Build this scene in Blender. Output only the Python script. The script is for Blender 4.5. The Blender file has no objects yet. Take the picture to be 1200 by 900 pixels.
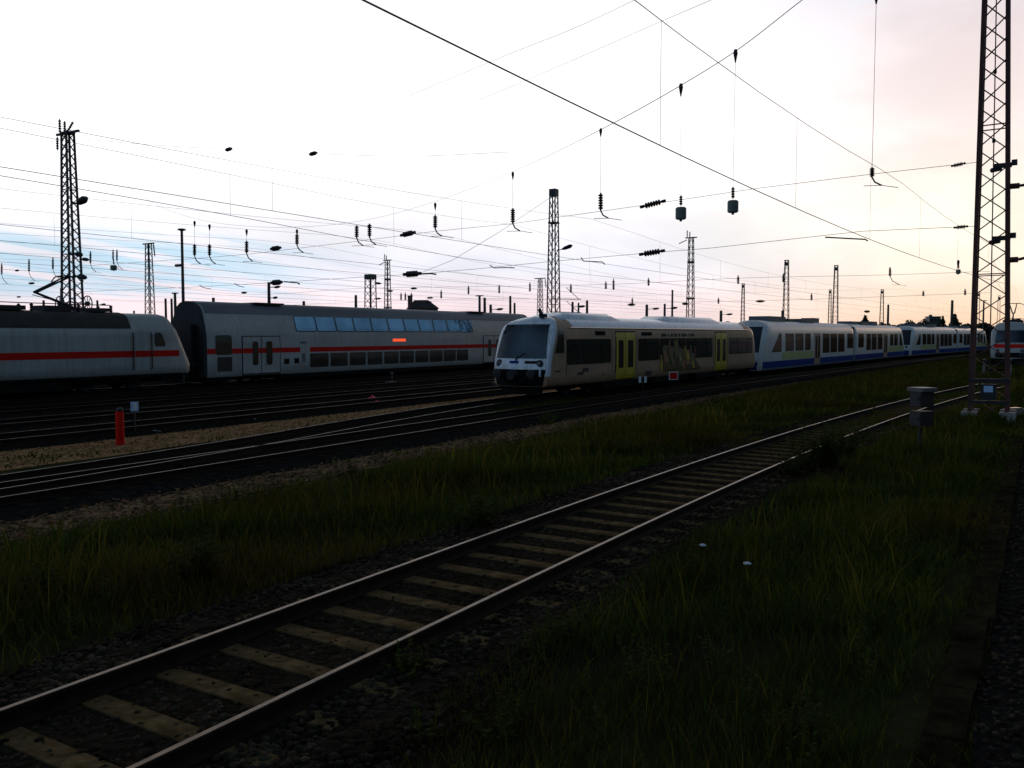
import bpy, bmesh, math, random
import numpy as np
from mathutils import Vector, Matrix
random.seed(7)
rng = np.random.default_rng(11)
R = math.radians
scene = bpy.context.scene
C = scene.collection

# ------------------------------------------------------------------ camera
CAM_H, PITCH, FPX = 2.6, R(3.25), 1020.0
cam_d = bpy.data.cameras.new('camera')
cam_d.lens, cam_d.sensor_width = FPX / 1200 * 36, 36
cam_d.clip_start, cam_d.clip_end = 0.1, 6000
cam = bpy.data.objects.new('camera', cam_d)
C.objects.link(cam)
cam.location = (0, 0, CAM_H)
cam.rotation_euler = (R(90) - PITCH, 0, 0)
scene.camera = cam

# ------------------------------------------------------------------ dusk sky
SUN_EL, SUN_AZ = R(5.0), R(33)          # azimuth from +Y towards +X
world = bpy.data.worlds.new('World')
scene.world = world
world.use_nodes = True
wt = world.node_tree
wt.nodes.clear()
def wn(kind, **kw):
    n = wt.nodes.new(kind)
    for k, v in kw.items():
        setattr(n, k, v)
    return n
def wl(a, b):
    wt.links.new(a, b)
def wmath(op, a, b=None, clamp=False):
    n = wn('ShaderNodeMath', operation=op, use_clamp=clamp)
    for i, v in enumerate((a, b)):
        if v is None: continue
        if isinstance(v, (int, float)): n.inputs[i].default_value = v
        else: wl(v, n.inputs[i])
    return n.outputs[0]
def wrange(v, a, b, c=0.0, d=1.0, smooth=True):
    n = wn('ShaderNodeMapRange', clamp=True)
    n.interpolation_type = 'SMOOTHSTEP' if smooth else 'LINEAR'
    wl(v, n.inputs['Value'])
    for k, x in zip(('From Min', 'From Max', 'To Min', 'To Max'), (a, b, c, d)):
        n.inputs[k].default_value = x
    return n.outputs['Result']
def wramp(fac, stops):
    n = wn('ShaderNodeValToRGB')
    el = n.color_ramp.elements
    while len(el) < len(stops): el.new(0.5)
    for e, (p, c) in zip(el, stops):
        e.position, e.color = p, (*c, 1)
    wl(fac, n.inputs[0])
    return n.outputs[0]
def wmix(fac, a, b, blend='MIX'):
    n = wn('ShaderNodeMix', data_type='RGBA', blend_type=blend)
    if isinstance(fac, (int, float)): n.inputs['Factor'].default_value = fac
    else: wl(fac, n.inputs['Factor'])
    for k, v in ((6, a), (7, b)):
        if isinstance(v, tuple): n.inputs[k].default_value = (*v, 1)
        else: wl(v, n.inputs[k])
    return n.outputs[2]
tc = wn('ShaderNodeTexCoord')
nrm = wn('ShaderNodeVectorMath', operation='NORMALIZE')
wl(tc.outputs['Generated'], nrm.inputs[0])
sep = wn('ShaderNodeSeparateXYZ')
wl(nrm.outputs[0], sep.inputs[0])
az = wmath('ARCTAN2', sep.outputs['X'], sep.outputs['Y'])
el = sep.outputs['Z']
e2 = wmath('MULTIPLY', el, 2.0, True)
right = wramp(e2, [(0.0, (1.07, .70, .46)), (.06, (1.10, .84, .62)), (.13, (1.13, .97, .80)), (.24, (1.12, 1.05, .88)),
                   (.38, (1.09, .95, .89)), (.55, (1.0, .86, .86)), (.74, (.73, .68, .74)), (1.0, (.38, .41, .48))])
left = wramp(e2, [(0.0, (1.0, .80, .80)), (.07, (1.0, .84, .88)), (.15, (.90, .90, .99)), (.25, (1.04, 1.02, 1.07)),
                  (.36, (1.25, 1.25, 1.27)), (.62, (1.22, 1.22, 1.24)), (.80, (.95, .97, 1.02)), (1.0, (.5, .54, .62))])
fr = wrange(az, .10, .50)
glow = wmix(fr, left, right)
# long thin streaks of blue low on the left, soft cloud mottling elsewhere
cmb = wn('ShaderNodeCombineXYZ')
wl(wmath('MULTIPLY', az, 3.0), cmb.inputs[0]); wl(wmath('ADD', wmath('MULTIPLY', el, 62.0), wmath('MULTIPLY', az, 9.0)), cmb.inputs[1])
nz = wn('ShaderNodeTexNoise'); nz.inputs['Scale'].default_value = 1.6; nz.inputs['Detail'].default_value = 5
nz.inputs['Roughness'].default_value = .55
wl(cmb.outputs[0], nz.inputs['Vector'])
streak = wrange(nz.outputs['Fac'], .41, .57)
band = wmath('MULTIPLY', wrange(el, .025, .05), wrange(el, .125, .085))
band = wmath('MULTIPLY', band, wrange(az, -.12, -.36))
glow = wmix(wmath('MULTIPLY', wmath('MULTIPLY', streak, band), .80), glow, (.53, .79, .97))
cmb2 = wn('ShaderNodeCombineXYZ')
wl(wmath('MULTIPLY', az, 3.0), cmb2.inputs[0]); wl(wmath('MULTIPLY', el, 8.0), cmb2.inputs[1])
nz2 = wn('ShaderNodeTexNoise'); nz2.inputs['Scale'].default_value = 1.7; nz2.inputs['Detail'].default_value = 6
wl(cmb2.outputs[0], nz2.inputs['Vector'])
blue = wmath('MULTIPLY', wrange(nz2.outputs['Fac'], .50, .68), wrange(el, .24, .37))
glow = wmix(wmath('MULTIPLY', blue, .55), glow, (.62, .78, .98))
mott = wrange(nz2.outputs['Fac'], .32, .68, .91, 1.08)
glow = wmix(1.0, glow, mott, 'MULTIPLY')
# away from the sunset the sky is a dim blue dusk
sky = wn('ShaderNodeTexSky', sky_type='NISHITA')
sky.sun_disc = False
sky.sun_elevation, sky.sun_rotation = SUN_EL, SUN_AZ
sky.altitude, sky.air_density, sky.dust_density, sky.ozone_density = 100, 1.0, 1.0, 2.0
dusk = wmix(1.0, sky.outputs[0], (.30, .32, .36), 'MULTIPLY')
dusk = wmix(1.0, dusk, (.35, .50, .75), 'ADD')
def lobe(c0, w, e0, e1, e2_, e3, col, base):
    f = wmath('MULTIPLY', wrange(wmath('ABSOLUTE', wmath('SUBTRACT', az, c0)), w, w * .25), wmath('MULTIPLY', wrange(el, e0, e1), wrange(el, e3, e2_)))
    return wmix(f, base, col)
dusk = lobe(1.35, .75, .10, .28, .60, .95, (1.7, 3.3, 5.2), dusk)      # clear blue gap high to the right
dusk = lobe(-2.2, 1.25, -.02, .10, .55, .95, (2.3, 3.7, 5.6), dusk)    # paler blue behind on the left
g10 = wmix(1.0, glow, (10., 10., 10.), 'MULTIPLY')
f_az = wmath('MULTIPLY', wrange(az, 1.05, .56), wrange(az, -1.6, -.65))
f_el = wrange(el, .62, .40)
full = wmix(wmath('MULTIPLY', f_az, f_el), dusk, g10)
bg = wn('ShaderNodeBackground'); bg.inputs['Strength'].default_value = .10
wl(full, bg.inputs['Color'])
wo = wn('ShaderNodeOutputWorld'); wl(bg.outputs[0], wo.inputs[0])

sd = bpy.data.lights.new('sun', 'SUN')
sd.energy, sd.angle, sd.color = .35, R(6), (1, .62, .36)
so = bpy.data.objects.new('sun', sd); C.objects.link(so)
sv = Vector((math.sin(SUN_AZ) * math.cos(SUN_EL), math.cos(SUN_AZ) * math.cos(SUN_EL), math.sin(SUN_EL)))
so.rotation_euler = sv.to_track_quat('Z', 'Y').to_euler()
so.location = (60, 90, 40)

vs = scene.view_settings
vs.view_transform, vs.look, vs.exposure, vs.gamma = 'Standard', 'None', 0.0, 1.0
vs.use_curve_mapping = False
scene.cycles.max_bounces = 6

# ------------------------------------------------------------------ coordinates of the yard
TH = R(31.2)                                            # the tracks run along D; N points to their left
D = Vector((math.sin(TH), math.cos(TH), 0)); N = Vector((-math.cos(TH), math.sin(TH), 0))
def ST(s, t, z=0.0):
    v = D * t + N * s
    return Vector((v.x, v.y, z))
def ray(px, py):
    u, v = (px - 600) / FPX, (450 - py) / FPX
    return Vector((u, math.cos(PITCH) + v * math.sin(PITCH), -math.sin(PITCH) + v * math.cos(PITCH)))
CAMP = Vector((0, 0, CAM_H))
def AT(px, py, Y):
    d = ray(px, py); return CAMP + d * (Y / d.y)
def PL(px, py, t):
    d = ray(px, py); return CAMP + d * (t / d.dot(D))
def GR(px, py, z):
    d = ray(px, py); return CAMP + d * ((z - CAM_H) / d.z)
def smooth(a, b, x):
    u = min(1, max(0, (x - a) / (b - a))); return u * u * (3 - 2 * u)
def ground_z(s):
    return -.22 - .18 * smooth(8.5, 13, s)
FAR_RAIL = -.15

# ------------------------------------------------------------------ materials
def mat(name, col, rough=.6, metal=0.0, var=.25, scale=4.0, bump=0.0, bscale=None, col2=None, spec=.5, coat=0.0, emit=None, attr=None, stretch=None, grime=0.0):
    m = bpy.data.materials.new(name); m.use_nodes = True
    nt = m.node_tree; b = nt.nodes['Principled BSDF']
    b.inputs['Roughness'].default_value, b.inputs['Metallic'].default_value = rough, metal
    b.inputs['Specular IOR Level'].default_value = spec
    b.inputs['Coat Weight'].default_value = coat
    t = nt.nodes.new('ShaderNodeTexCoord')
    n = nt.nodes.new('ShaderNodeTexNoise'); n.inputs['Scale'].default_value = scale
    n.inputs['Detail'].default_value = 6; n.inputs['Roughness'].default_value = .62
    vec = t.outputs['Object']
    if stretch:
        mp = nt.nodes.new('ShaderNodeMapping'); mp.inputs['Scale'].default_value = stretch
        nt.links.new(vec, mp.inputs[0]); vec = mp.outputs[0]
    nt.links.new(vec, n.inputs['Vector'])
    rp = nt.nodes.new('ShaderNodeValToRGB')
    a = tuple(c * (1 - var) for c in col); z = tuple(min(1, c * (1 + var)) for c in (col2 or col))
    rp.color_ramp.elements[0].position, rp.color_ramp.elements[0].color = .33, (*a, 1)
    rp.color_ramp.elements[1].position, rp.color_ramp.elements[1].color = .68, (*z, 1)
    nt.links.new(n.outputs['Fac'], rp.inputs[0])
    out = rp.outputs[0]
    if grime:                                           # rain streaks and brake dust
        mg = nt.nodes.new('ShaderNodeMapping'); mg.inputs['Scale'].default_value = (5, 5, .35); nt.links.new(t.outputs['Object'], mg.inputs[0])
        ng = nt.nodes.new('ShaderNodeTexNoise'); ng.inputs['Scale'].default_value = 1.4; ng.inputs['Detail'].default_value = 7; nt.links.new(mg.outputs[0], ng.inputs['Vector'])
        rg = nt.nodes.new('ShaderNodeValToRGB'); k = 1 - grime
        rg.color_ramp.elements[0].position, rg.color_ramp.elements[0].color = .36, (k, k * .95, k * .88, 1); rg.color_ramp.elements[1].position = .58
        nt.links.new(ng.outputs['Fac'], rg.inputs[0]); mq = nt.nodes.new('ShaderNodeMix'); mq.data_type, mq.blend_type = 'RGBA', 'MULTIPLY'; mq.inputs['Factor'].default_value = 1
        nt.links.new(out, mq.inputs[6]); nt.links.new(rg.outputs[0], mq.inputs[7]); out = mq.outputs[2]
    if attr:
        at = nt.nodes.new('ShaderNodeAttribute'); at.attribute_name = attr
        mx = nt.nodes.new('ShaderNodeMix'); mx.data_type, mx.blend_type = 'RGBA', 'MULTIPLY'
        mx.inputs['Factor'].default_value = 1
        nt.links.new(out, mx.inputs[6]); nt.links.new(at.outputs['Color'], mx.inputs[7]); out = mx.outputs[2]
    nt.links.new(out, b.inputs['Base Color'])
    if bump:
        n2 = nt.nodes.new('ShaderNodeTexNoise'); n2.inputs['Scale'].default_value = bscale or scale * 4
        n2.inputs['Detail'].default_value = 8
        nt.links.new(vec, n2.inputs['Vector'])
        bp = nt.nodes.new('ShaderNodeBump'); bp.inputs['Strength'].default_value = bump; bp.inputs['Distance'].default_value = .05
        nt.links.new(n2.outputs['Fac'], bp.inputs['Height']); nt.links.new(bp.outputs[0], b.inputs['Normal'])
    if emit:
        b.inputs['Emission Color'].default_value = (*emit[0], 1); b.inputs['Emission Strength'].default_value = emit[1]
    return m
def leafmat(name, scale, k=.5):
    m = mat(name, (.036, .046, .010), .8, var=.35, scale=scale, attr='Col', spec=.04); nt = m.node_tree; b = nt.nodes['Principled BSDF']
    src = b.inputs['Base Color'].links[0].from_socket; tr = nt.nodes.new('ShaderNodeBsdfTranslucent'); nt.links.new(src, tr.inputs['Color'])
    mx = nt.nodes.new('ShaderNodeMixShader'); mx.inputs[0].default_value = k
    nt.links.new(b.outputs[0], mx.inputs[1]); nt.links.new(tr.outputs[0], mx.inputs[2]); nt.links.new(mx.outputs[0], nt.nodes['Material Output'].inputs['Surface'])
    return m
def gravel(name, col, cell=14.0, var=.5, col2=None):
    m = bpy.data.materials.new(name); m.use_nodes = True
    nt = m.node_tree; b = nt.nodes['Principled BSDF']; b.inputs['Roughness'].default_value = .95
    b.inputs['Specular IOR Level'].default_value = 0
    t = nt.nodes.new('ShaderNodeTexCoord')
    v = nt.nodes.new('ShaderNodeTexVoronoi'); v.inputs['Scale'].default_value = cell
    nt.links.new(t.outputs['Object'], v.inputs['Vector'])
    n = nt.nodes.new('ShaderNodeTexNoise'); n.inputs['Scale'].default_value = .8; n.inputs['Detail'].default_value = 6
    nt.links.new(t.outputs['Object'], n.inputs['Vector'])
    sp = nt.nodes.new('ShaderNodeSeparateColor'); nt.links.new(v.outputs['Color'], sp.inputs[0])
    ad = nt.nodes.new('ShaderNodeMath'); ad.operation = 'MULTIPLY_ADD'; ad.inputs[1].default_value = .55
    nt.links.new(sp.outputs[0], ad.inputs[0])
    ml = nt.nodes.new('ShaderNodeMath'); ml.operation = 'MULTIPLY'; ml.inputs[1].default_value = .45
    nt.links.new(n.outputs['Fac'], ml.inputs[0]); nt.links.new(ml.outputs[0], ad.inputs[2])
    rp = nt.nodes.new('ShaderNodeValToRGB')
    rp.color_ramp.elements[0].position, rp.color_ramp.elements[0].color = .1, (*[c * (1 - var) for c in col], 1)
    rp.color_ramp.elements[1].position, rp.color_ramp.elements[1].color = .9, (*[min(1, c * (1 + var)) for c in (col2 or col)], 1)
    nt.links.new(ad.outputs[0], rp.inputs[0]); nt.links.new(rp.outputs[0], b.inputs['Base Color'])
    bp = nt.nodes.new('ShaderNodeBump'); bp.inputs['Strength'].default_value = .9; bp.inputs['Distance'].default_value = .04
    iv = nt.nodes.new('ShaderNodeMath'); iv.operation = 'SUBTRACT'; iv.inputs[0].default_value = 1
    nt.links.new(v.outputs['Distance'], iv.inputs[1]); nt.links.new(iv.outputs[0], bp.inputs['Height'])
    nt.links.new(bp.outputs[0], b.inputs['Normal'])
    return m

M = dict(
    earth=mat('earth', (.026, .020, .011), .95, var=.5, scale=.5, bump=.6, bscale=9, col2=(.032, .030, .012), spec=0),
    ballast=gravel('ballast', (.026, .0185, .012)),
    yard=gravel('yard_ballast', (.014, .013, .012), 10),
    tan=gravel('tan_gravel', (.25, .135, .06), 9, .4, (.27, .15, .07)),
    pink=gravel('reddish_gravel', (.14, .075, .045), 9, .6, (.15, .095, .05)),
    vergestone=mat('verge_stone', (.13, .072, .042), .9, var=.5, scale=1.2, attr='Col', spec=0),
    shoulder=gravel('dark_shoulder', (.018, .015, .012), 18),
    stone=mat('stone', (.036, .026, .017), .9, var=.6, scale=1.2, attr='Col', spec=.02),
    tanstone=mat('tan_stone', (.22, .122, .056), .9, var=.4, scale=1.2, attr='Col', spec=0),
    trough=mat('trough_concrete', (.022, .0165, .009), .95, var=.6, scale=3, bump=.4, spec=0),
    sleeper=mat('sleeper_concrete', (.135, .088, .040), .9, var=.3, scale=4, bump=.5, spec=0, grime=.35),
    darksleeper=mat('sleeper_wood', (.022, .017, .012), .9, var=.4, scale=6, spec=0),
    rail=mat('rail_rust', (.018, .011, .008), .9, 0, var=.4, scale=8, spec=.1),
    railtop=mat('rail_polished', (.11, .073, .044), .42, 1.0, var=.45, scale=8),
    railtop2=mat('rail_dull', (.048, .040, .033), .48, 1.0, var=.6, scale=.5),
    railtop3=mat('rail_dark', (.05, .045, .04), .5, 1.0, var=.5, scale=.4),
    blade=leafmat('grass_blade', .35),
    leaf=leafmat('weed_leaf', .8),
    steel=mat('mast_steel', (.035, .042, .042), .6, .2, var=.35, scale=2),
    rust=mat('mast_rust', (.085, .026, .020), .75, .1, var=.4, scale=2.5),
    wire=mat('wire_copper', (.07, .07, .075), .6, .3, var=.1),
    ceramic=mat('insulator_ceramic', (.040, .030, .034), .35, var=.2, scale=6),
    weight=mat('weight_iron', (.15, .18, .155), .7, var=.3, scale=6, bump=.3),
    concrete=mat('concrete', (.28, .26, .22), .9, var=.3, scale=4, bump=.4),
    black=mat('black_steel', (.014, .014, .015), .7, var=.3, scale=3),
    under=mat('underframe_dirt', (.012, .010, .009), .95, spec=.08, var=.5, scale=2),
    rubber=mat('gangway_rubber', (.022, .022, .023), .8, var=.3, scale=3),
    glass=mat('upper_glass', (.17, .23, .28), .06, .85, var=.25, scale=.5),
    screen=mat('windscreen_glass', (.040, .050, .060), .07, .8, var=.35, scale=.8),
    screen_l=mat('pale_windscreen_glass', (.055, .065, .075), .07, .8, var=.35, scale=.8),
    glass_l=mat('lower_glass', (.040, .034, .026), .14, var=.3, scale=.6, spec=.45),
    white=mat('white_paint', (.62, .66, .66), .42, var=.10, scale=1.2, spec=.4, stretch=(.3, 1, 1.2)),
    icgrey=mat('coach_white', (.38, .39, .37), .5, grime=.11, var=.14, scale=1.0, spec=.4, stretch=(.25, 1, 1)),
    roofgrey=mat('roof_grey', (.085, .10, .115), .55, var=.35, scale=.8, stretch=(.2, 1, 1)),
    locoroof=mat('loco_roof_brown', (.030, .024, .021), .8, var=.4, scale=1.5),
    stripe=mat('stripe_red', (.62, .014, .008), .8, spec=.1, var=.12, scale=2),
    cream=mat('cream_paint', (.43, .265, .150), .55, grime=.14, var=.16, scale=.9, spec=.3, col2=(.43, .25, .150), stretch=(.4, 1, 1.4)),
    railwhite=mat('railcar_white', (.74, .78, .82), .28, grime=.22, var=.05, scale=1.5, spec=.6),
    yellow=mat('door_yellow', (.58, .42, .01), .45, grime=.22, var=.12, scale=2),
    blue=mat('skirt_blue', (.012, .038, .20), .9, var=.15, scale=2, spec=.08),
    lime=mat('lime_panel', (.44, .48, .15), .5, grime=.22, var=.12, scale=2),
    lintwhite=mat('diesel_white', (.64, .63, .60), .42, grime=.12, var=.07, scale=1.5),
    brownglass=mat('brown_glass', (.055, .022, .016), .15, var=.4, scale=.5, spec=.4),
    red=mat('signal_red', (.56, .010, .004), .8, spec=.08, var=.15, scale=6),
    redcloth=mat('red_cloth', (.65, .02, .05), .7, var=.2, scale=6),
    signblue=mat('sign_pale_blue', (.38, .55, .80), .5, var=.1, scale=8),
    signwhite=mat('sign_white', (.75, .76, .75), .5, var=.08, scale=8),
    cabinet=mat('cabinet_grey', (.022, .024, .028), .6, var=.25, scale=4),
    cabinet_side=mat('cabinet_rusty', (.03, .014, .010), .75, var=.4, scale=4),
    lid=mat('cabinet_lid', (.13, .12, .105), .5, var=.15, scale=4),
    led=mat('display_orange', (.3, .05, .02), .5, var=.6, scale=14, emit=((1, .10, .03), .9), stretch=(1, 1, 1)),
    lamp=mat('lamp_lens', (.10, .10, .11), .2, var=.1),
    orange=mat('gutter_sunset_tint', (.80, .52, .30), .30, .8, var=.1),  # orange tint stands in for the sunset reflected along the railcar gutter
    foliage=mat('foliage', (.030, .040, .018), .9, var=.4, scale=.5, attr='Col', spec=.1),
    bark=mat('bark', (.05, .035, .025), .9, var=.3),
    brick=mat('brick_wall', (.20, .09, .06), .9, var=.3, scale=3),
    tile=mat('roof_tile', (.045, .032, .028), .85, var=.3, scale=4),
    darkgreen=mat('dark_green_paint', (.030, .050, .045), .5, var=.3, scale=1),
    art_pale=mat('art_pale', (.50, .36, .17), .5, var=.5, scale=3), art_yellow=mat('art_yellow', (.40, .24, .015), .5, var=.5, scale=3), art_orange=mat('art_orange', (.36, .11, .025), .5, var=.5, scale=3), art_green=mat('art_green', (.055, .085, .02), .5, var=.5, scale=3), art_rust=mat('art_rust', (.14, .04, .025), .5, var=.5, scale=3),
    paper=mat('white_paper', (.8, .8, .82), .7, var=.08, scale=9),
)

# ------------------------------------------------------------------ mesh helpers
class MB:
    def __init__(s): s.v, s.f, s.m = [], [], []
    def add(s, vs, fs, mi=0):
        o = len(s.v); s.v += [tuple(v) for v in vs]; s.f += [tuple(i + o for i in f) for f in fs]; s.m += [mi] * len(fs); return s
    def box(s, c, d, rz=0.0, mi=0):
        cx, cy, cz = c; a, b, h = d[0] / 2, d[1] / 2, d[2] / 2; co, si = math.cos(rz), math.sin(rz)
        vs = [(cx + x * co - y * si, cy + x * si + y * co, cz + z) for z in (-h, h) for x, y in ((-a, -b), (a, -b), (a, b), (-a, b))]
        return s.add(vs, [(3, 2, 1, 0), (4, 5, 6, 7), (0, 1, 5, 4), (1, 2, 6, 5), (2, 3, 7, 6), (3, 0, 4, 7)], mi)
    def beam(s, p, q, w, h=None, mi=0):
        p, q = Vector(p), Vector(q); h = h or w; d = (q - p).normalized()
        up = Vector((0, 0, 1)) if abs(d.z) < .95 else Vector((0, 1, 0))
        a = d.cross(up).normalized(); b = a.cross(d).normalized(); a *= w / 2; b *= h / 2
        vs = [p - a - b, p + a - b, p + a + b, p - a + b, q - a - b, q + a - b, q + a + b, q - a + b]
        return s.add(vs, [(0, 1, 2, 3), (7, 6, 5, 4), (0, 4, 5, 1), (1, 5, 6, 2), (2, 6, 7, 3), (3, 7, 4, 0)], mi)
    def tube(s, pts, r, n=6, mi=0):
        pts = [Vector(p) for p in pts]; rs = r if isinstance(r, (list, tuple)) else [r] * len(pts); vs = []
        for i, p in enumerate(pts):
            d = (pts[min(i + 1, len(pts) - 1)] - pts[max(i - 1, 0)]).normalized()
            up = Vector((0, 0, 1)) if abs(d.z) < .9 else Vector((1, 0, 0))
            a = d.cross(up).normalized(); b = a.cross(d)
            vs += [p + (a * math.cos(2 * math.pi * k / n) + b * math.sin(2 * math.pi * k / n)) * rs[i] for k in range(n)]
        fs = [(i * n + k, i * n + (k + 1) % n, (i + 1) * n + (k + 1) % n, (i + 1) * n + k) for i in range(len(pts) - 1) for k in range(n)]
        fs += [tuple(range(n - 1, -1, -1)), tuple((len(pts) - 1) * n + k for k in range(n))]
        return s.add(vs, fs, mi)
    def lathe(s, p, q, prof, n=10, mi=0):            # prof: (0..1 along, radius)
        p, q = Vector(p), Vector(q)
        return s.tube([p.lerp(q, a) for a, _ in prof], [max(r, 1e-3) for _, r in prof], n, mi)
    def build(s, name, m, parent=None, sm=False):
        me = bpy.data.meshes.new(name); me.from_pydata(s.v, [], s.f)
        ms = m if isinstance(m, (list, tuple)) else [m]
        for x in ms: me.materials.append(x)
        if len(ms) > 1: me.polygons.foreach_set('material_index', s.m)
        if sm:
            me.polygons.foreach_set('use_smooth', [True] * len(me.polygons))
            me.set_sharp_from_angle(angle=R(38))
        o = bpy.data.objects.new(name, me); C.objects.link(o); o.parent = parent
        return o
def tag(o, label=None, cat=None, group=None, kind=None):
    if label: o['label'] = label
    if cat: o['category'] = cat
    if group: o['group'] = group
    if kind: o['kind'] = kind
    return o
def thing(name, label, cat, loc=(0, 0, 0), rz=0.0, group=None):
    o = bpy.data.objects.new(name, None); C.objects.link(o); o.empty_display_size = .2
    o.location = loc; o.rotation_euler = (0, 0, rz)
    return tag(o, label, cat, group)
def dup(root, loc, rz, label, group=None, scale=None):
    r = root.copy(); C.objects.link(r); r.location = loc; r.rotation_euler = (0, 0, rz); r['label'] = label
    if group: r['group'] = group
    if scale: r.scale = scale
    for ch in list(root.children):
        c = ch.copy(); C.objects.link(c); c.parent = r
        for g in list(ch.children):
            d = g.copy(); C.objects.link(d); d.parent = c
    return r
def npmesh(name, V, F, m, col=None, parent=None):      # V (n,3); F (k, a) same-size faces or list of arrays
    me = bpy.data.meshes.new(name)
    Fs = F if isinstance(F, list) else [F]
    me.vertices.add(len(V)); me.vertices.foreach_set('co', np.asarray(V, np.float32).ravel())
    li = np.concatenate([f.ravel() for f in Fs]); tot = np.concatenate([np.full(len(f), f.shape[1]) for f in Fs])
    me.loops.add(len(li)); me.loops.foreach_set('vertex_index', li.astype(np.int32))
    me.polygons.add(len(tot)); st = np.concatenate([[0], np.cumsum(tot)[:-1]])
    me.polygons.foreach_set('loop_start', st.astype(np.int32)); me.polygons.foreach_set('loop_total', tot.astype(np.int32))
    me.materials.append(m); me.update(calc_edges=True)
    if col is not None:
        a = me.color_attributes.new('Col', 'FLOAT_COLOR', 'POINT')
        a.data.foreach_set('color', np.concatenate([col, np.ones((len(col), 1))], 1).astype(np.float32).ravel())
    o = bpy.data.objects.new(name, me); C.objects.link(o); o.parent = parent
    return o
Dn, Nn = np.array(D), np.array(N)
def stn(s, t, z):
    return np.outer(t, Dn) + np.outer(s, Nn) + np.stack([0 * z, 0 * z, z], 1)

# ------------------------------------------------------------------ ground
def ground():
    ss = np.array([-3000, -600, -150, -60, -25, -10, -4, 0, 3, 6, 8.5, 9.6, 10.7, 11.8, 13, 16, 25, 45, 80, 200, 800, 3000.])
    tt = np.array([-3000, -300, -60, -20, -5] + list(range(0, 130, 6)) + [180, 300, 700, 3000.])
    V = np.array([ST(s, t, ground_z(s)) for s in ss for t in tt]); nt_ = len(tt)
    F = np.array([(i * nt_ + j, i * nt_ + j + 1, (i + 1) * nt_ + j + 1, (i + 1) * nt_ + j) for i in range(len(ss) - 1) for j in range(nt_ - 1)])[:, ::-1]
    tag(npmesh('ground', V, F, M['earth']), kind='structure')
ground()
def strip(name, fa, fb, t0, t1, z, m, wob=0.0, step=1.0, zb=None):
    """a sheet between the lines s=fa(t) and s=fb(t), with ragged edges, falling to zb at its rims"""
    ts = np.arange(t0, t1 + step, step); V = []; 
    for t in ts:
        a = fa(t) + wob * (random.random() - .5) * 2; b = fb(t) + wob * (random.random() - .5) * 2
        e = .35 if zb is not None else .0
        z0 = zb if zb is not None else z
        for s, zz in ((a, z0), (a + e + .01, z), ((a + b) / 2, z + .004), (b - e - .01, z), (b, z0)):
            V.append(ST(s, t, zz))
    k = 5
    F = np.array([(i * k + j, (i + 1) * k + j, (i + 1) * k + j + 1, i * k + j + 1) for i in range(len(ts) - 1) for j in range(k - 1)])[:, ::-1]
    return tag(npmesh(name, np.array(V), F, m), kind='structure')
def spline(pts):
    xs = np.array([p[0] for p in pts], float); ys = np.array([p[1] for p in pts], float)
    m = np.gradient(ys, xs)
    def f(t):
        i = int(np.clip(np.searchsorted(xs, t) - 1, 0, len(xs) - 2)); h = xs[i + 1] - xs[i]; u = (t - xs[i]) / h
        if u < 0: return ys[0] + (t - xs[0]) * m[0]
        if u > 1: return ys[-1] + (t - xs[-1]) * m[-1]
        return ((2*u**3 - 3*u*u + 1) * ys[i] + (u**3 - 2*u*u + u) * h * m[i] + (-2*u**3 + 3*u*u) * ys[i+1] + (u**3 - u*u) * h * m[i+1])
    return f
near_c = lambda t: 5.35 - .00175 * max(0, t - 8) ** 2
a_c = spline([(-10, 15.7), (10, 15.75), (28, 15.75), (45, 15.2), (60, 14.3), (80, 13.0), (100, 11.7), (140, 8.6)])
rc_c = spline([(-10, 16.2), (6, 16.4), (14, 17.1), (22, 18.4), (29, 19.2), (35, 19.3), (45, 18.72), (58, 17.95), (80, 16.65), (106, 15.1), (160, 11.9)])
YARD = [23.95, 28.0, 32.4, 36.2, 40.25]

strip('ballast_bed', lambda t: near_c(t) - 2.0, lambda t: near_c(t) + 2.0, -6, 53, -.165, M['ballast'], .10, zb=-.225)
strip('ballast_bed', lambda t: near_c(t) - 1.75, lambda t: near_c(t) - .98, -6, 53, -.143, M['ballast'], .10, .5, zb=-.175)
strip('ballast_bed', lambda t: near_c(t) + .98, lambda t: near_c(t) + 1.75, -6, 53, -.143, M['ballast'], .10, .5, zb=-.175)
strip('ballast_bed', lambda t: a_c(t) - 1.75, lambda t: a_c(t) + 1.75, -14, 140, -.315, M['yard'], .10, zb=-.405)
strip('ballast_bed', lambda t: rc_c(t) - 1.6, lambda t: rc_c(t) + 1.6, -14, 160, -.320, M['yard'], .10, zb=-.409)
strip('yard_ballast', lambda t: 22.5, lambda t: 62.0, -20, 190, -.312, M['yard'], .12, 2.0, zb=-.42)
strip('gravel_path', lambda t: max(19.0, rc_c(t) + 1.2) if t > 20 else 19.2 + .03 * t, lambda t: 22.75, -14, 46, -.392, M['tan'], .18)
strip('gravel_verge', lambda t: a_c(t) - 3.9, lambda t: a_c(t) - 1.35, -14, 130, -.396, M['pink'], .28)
strip('gravel_shoulder', lambda t: -14.0, lambda t: .30, -4, 30, -.205, M['shoulder'], .06)

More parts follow.
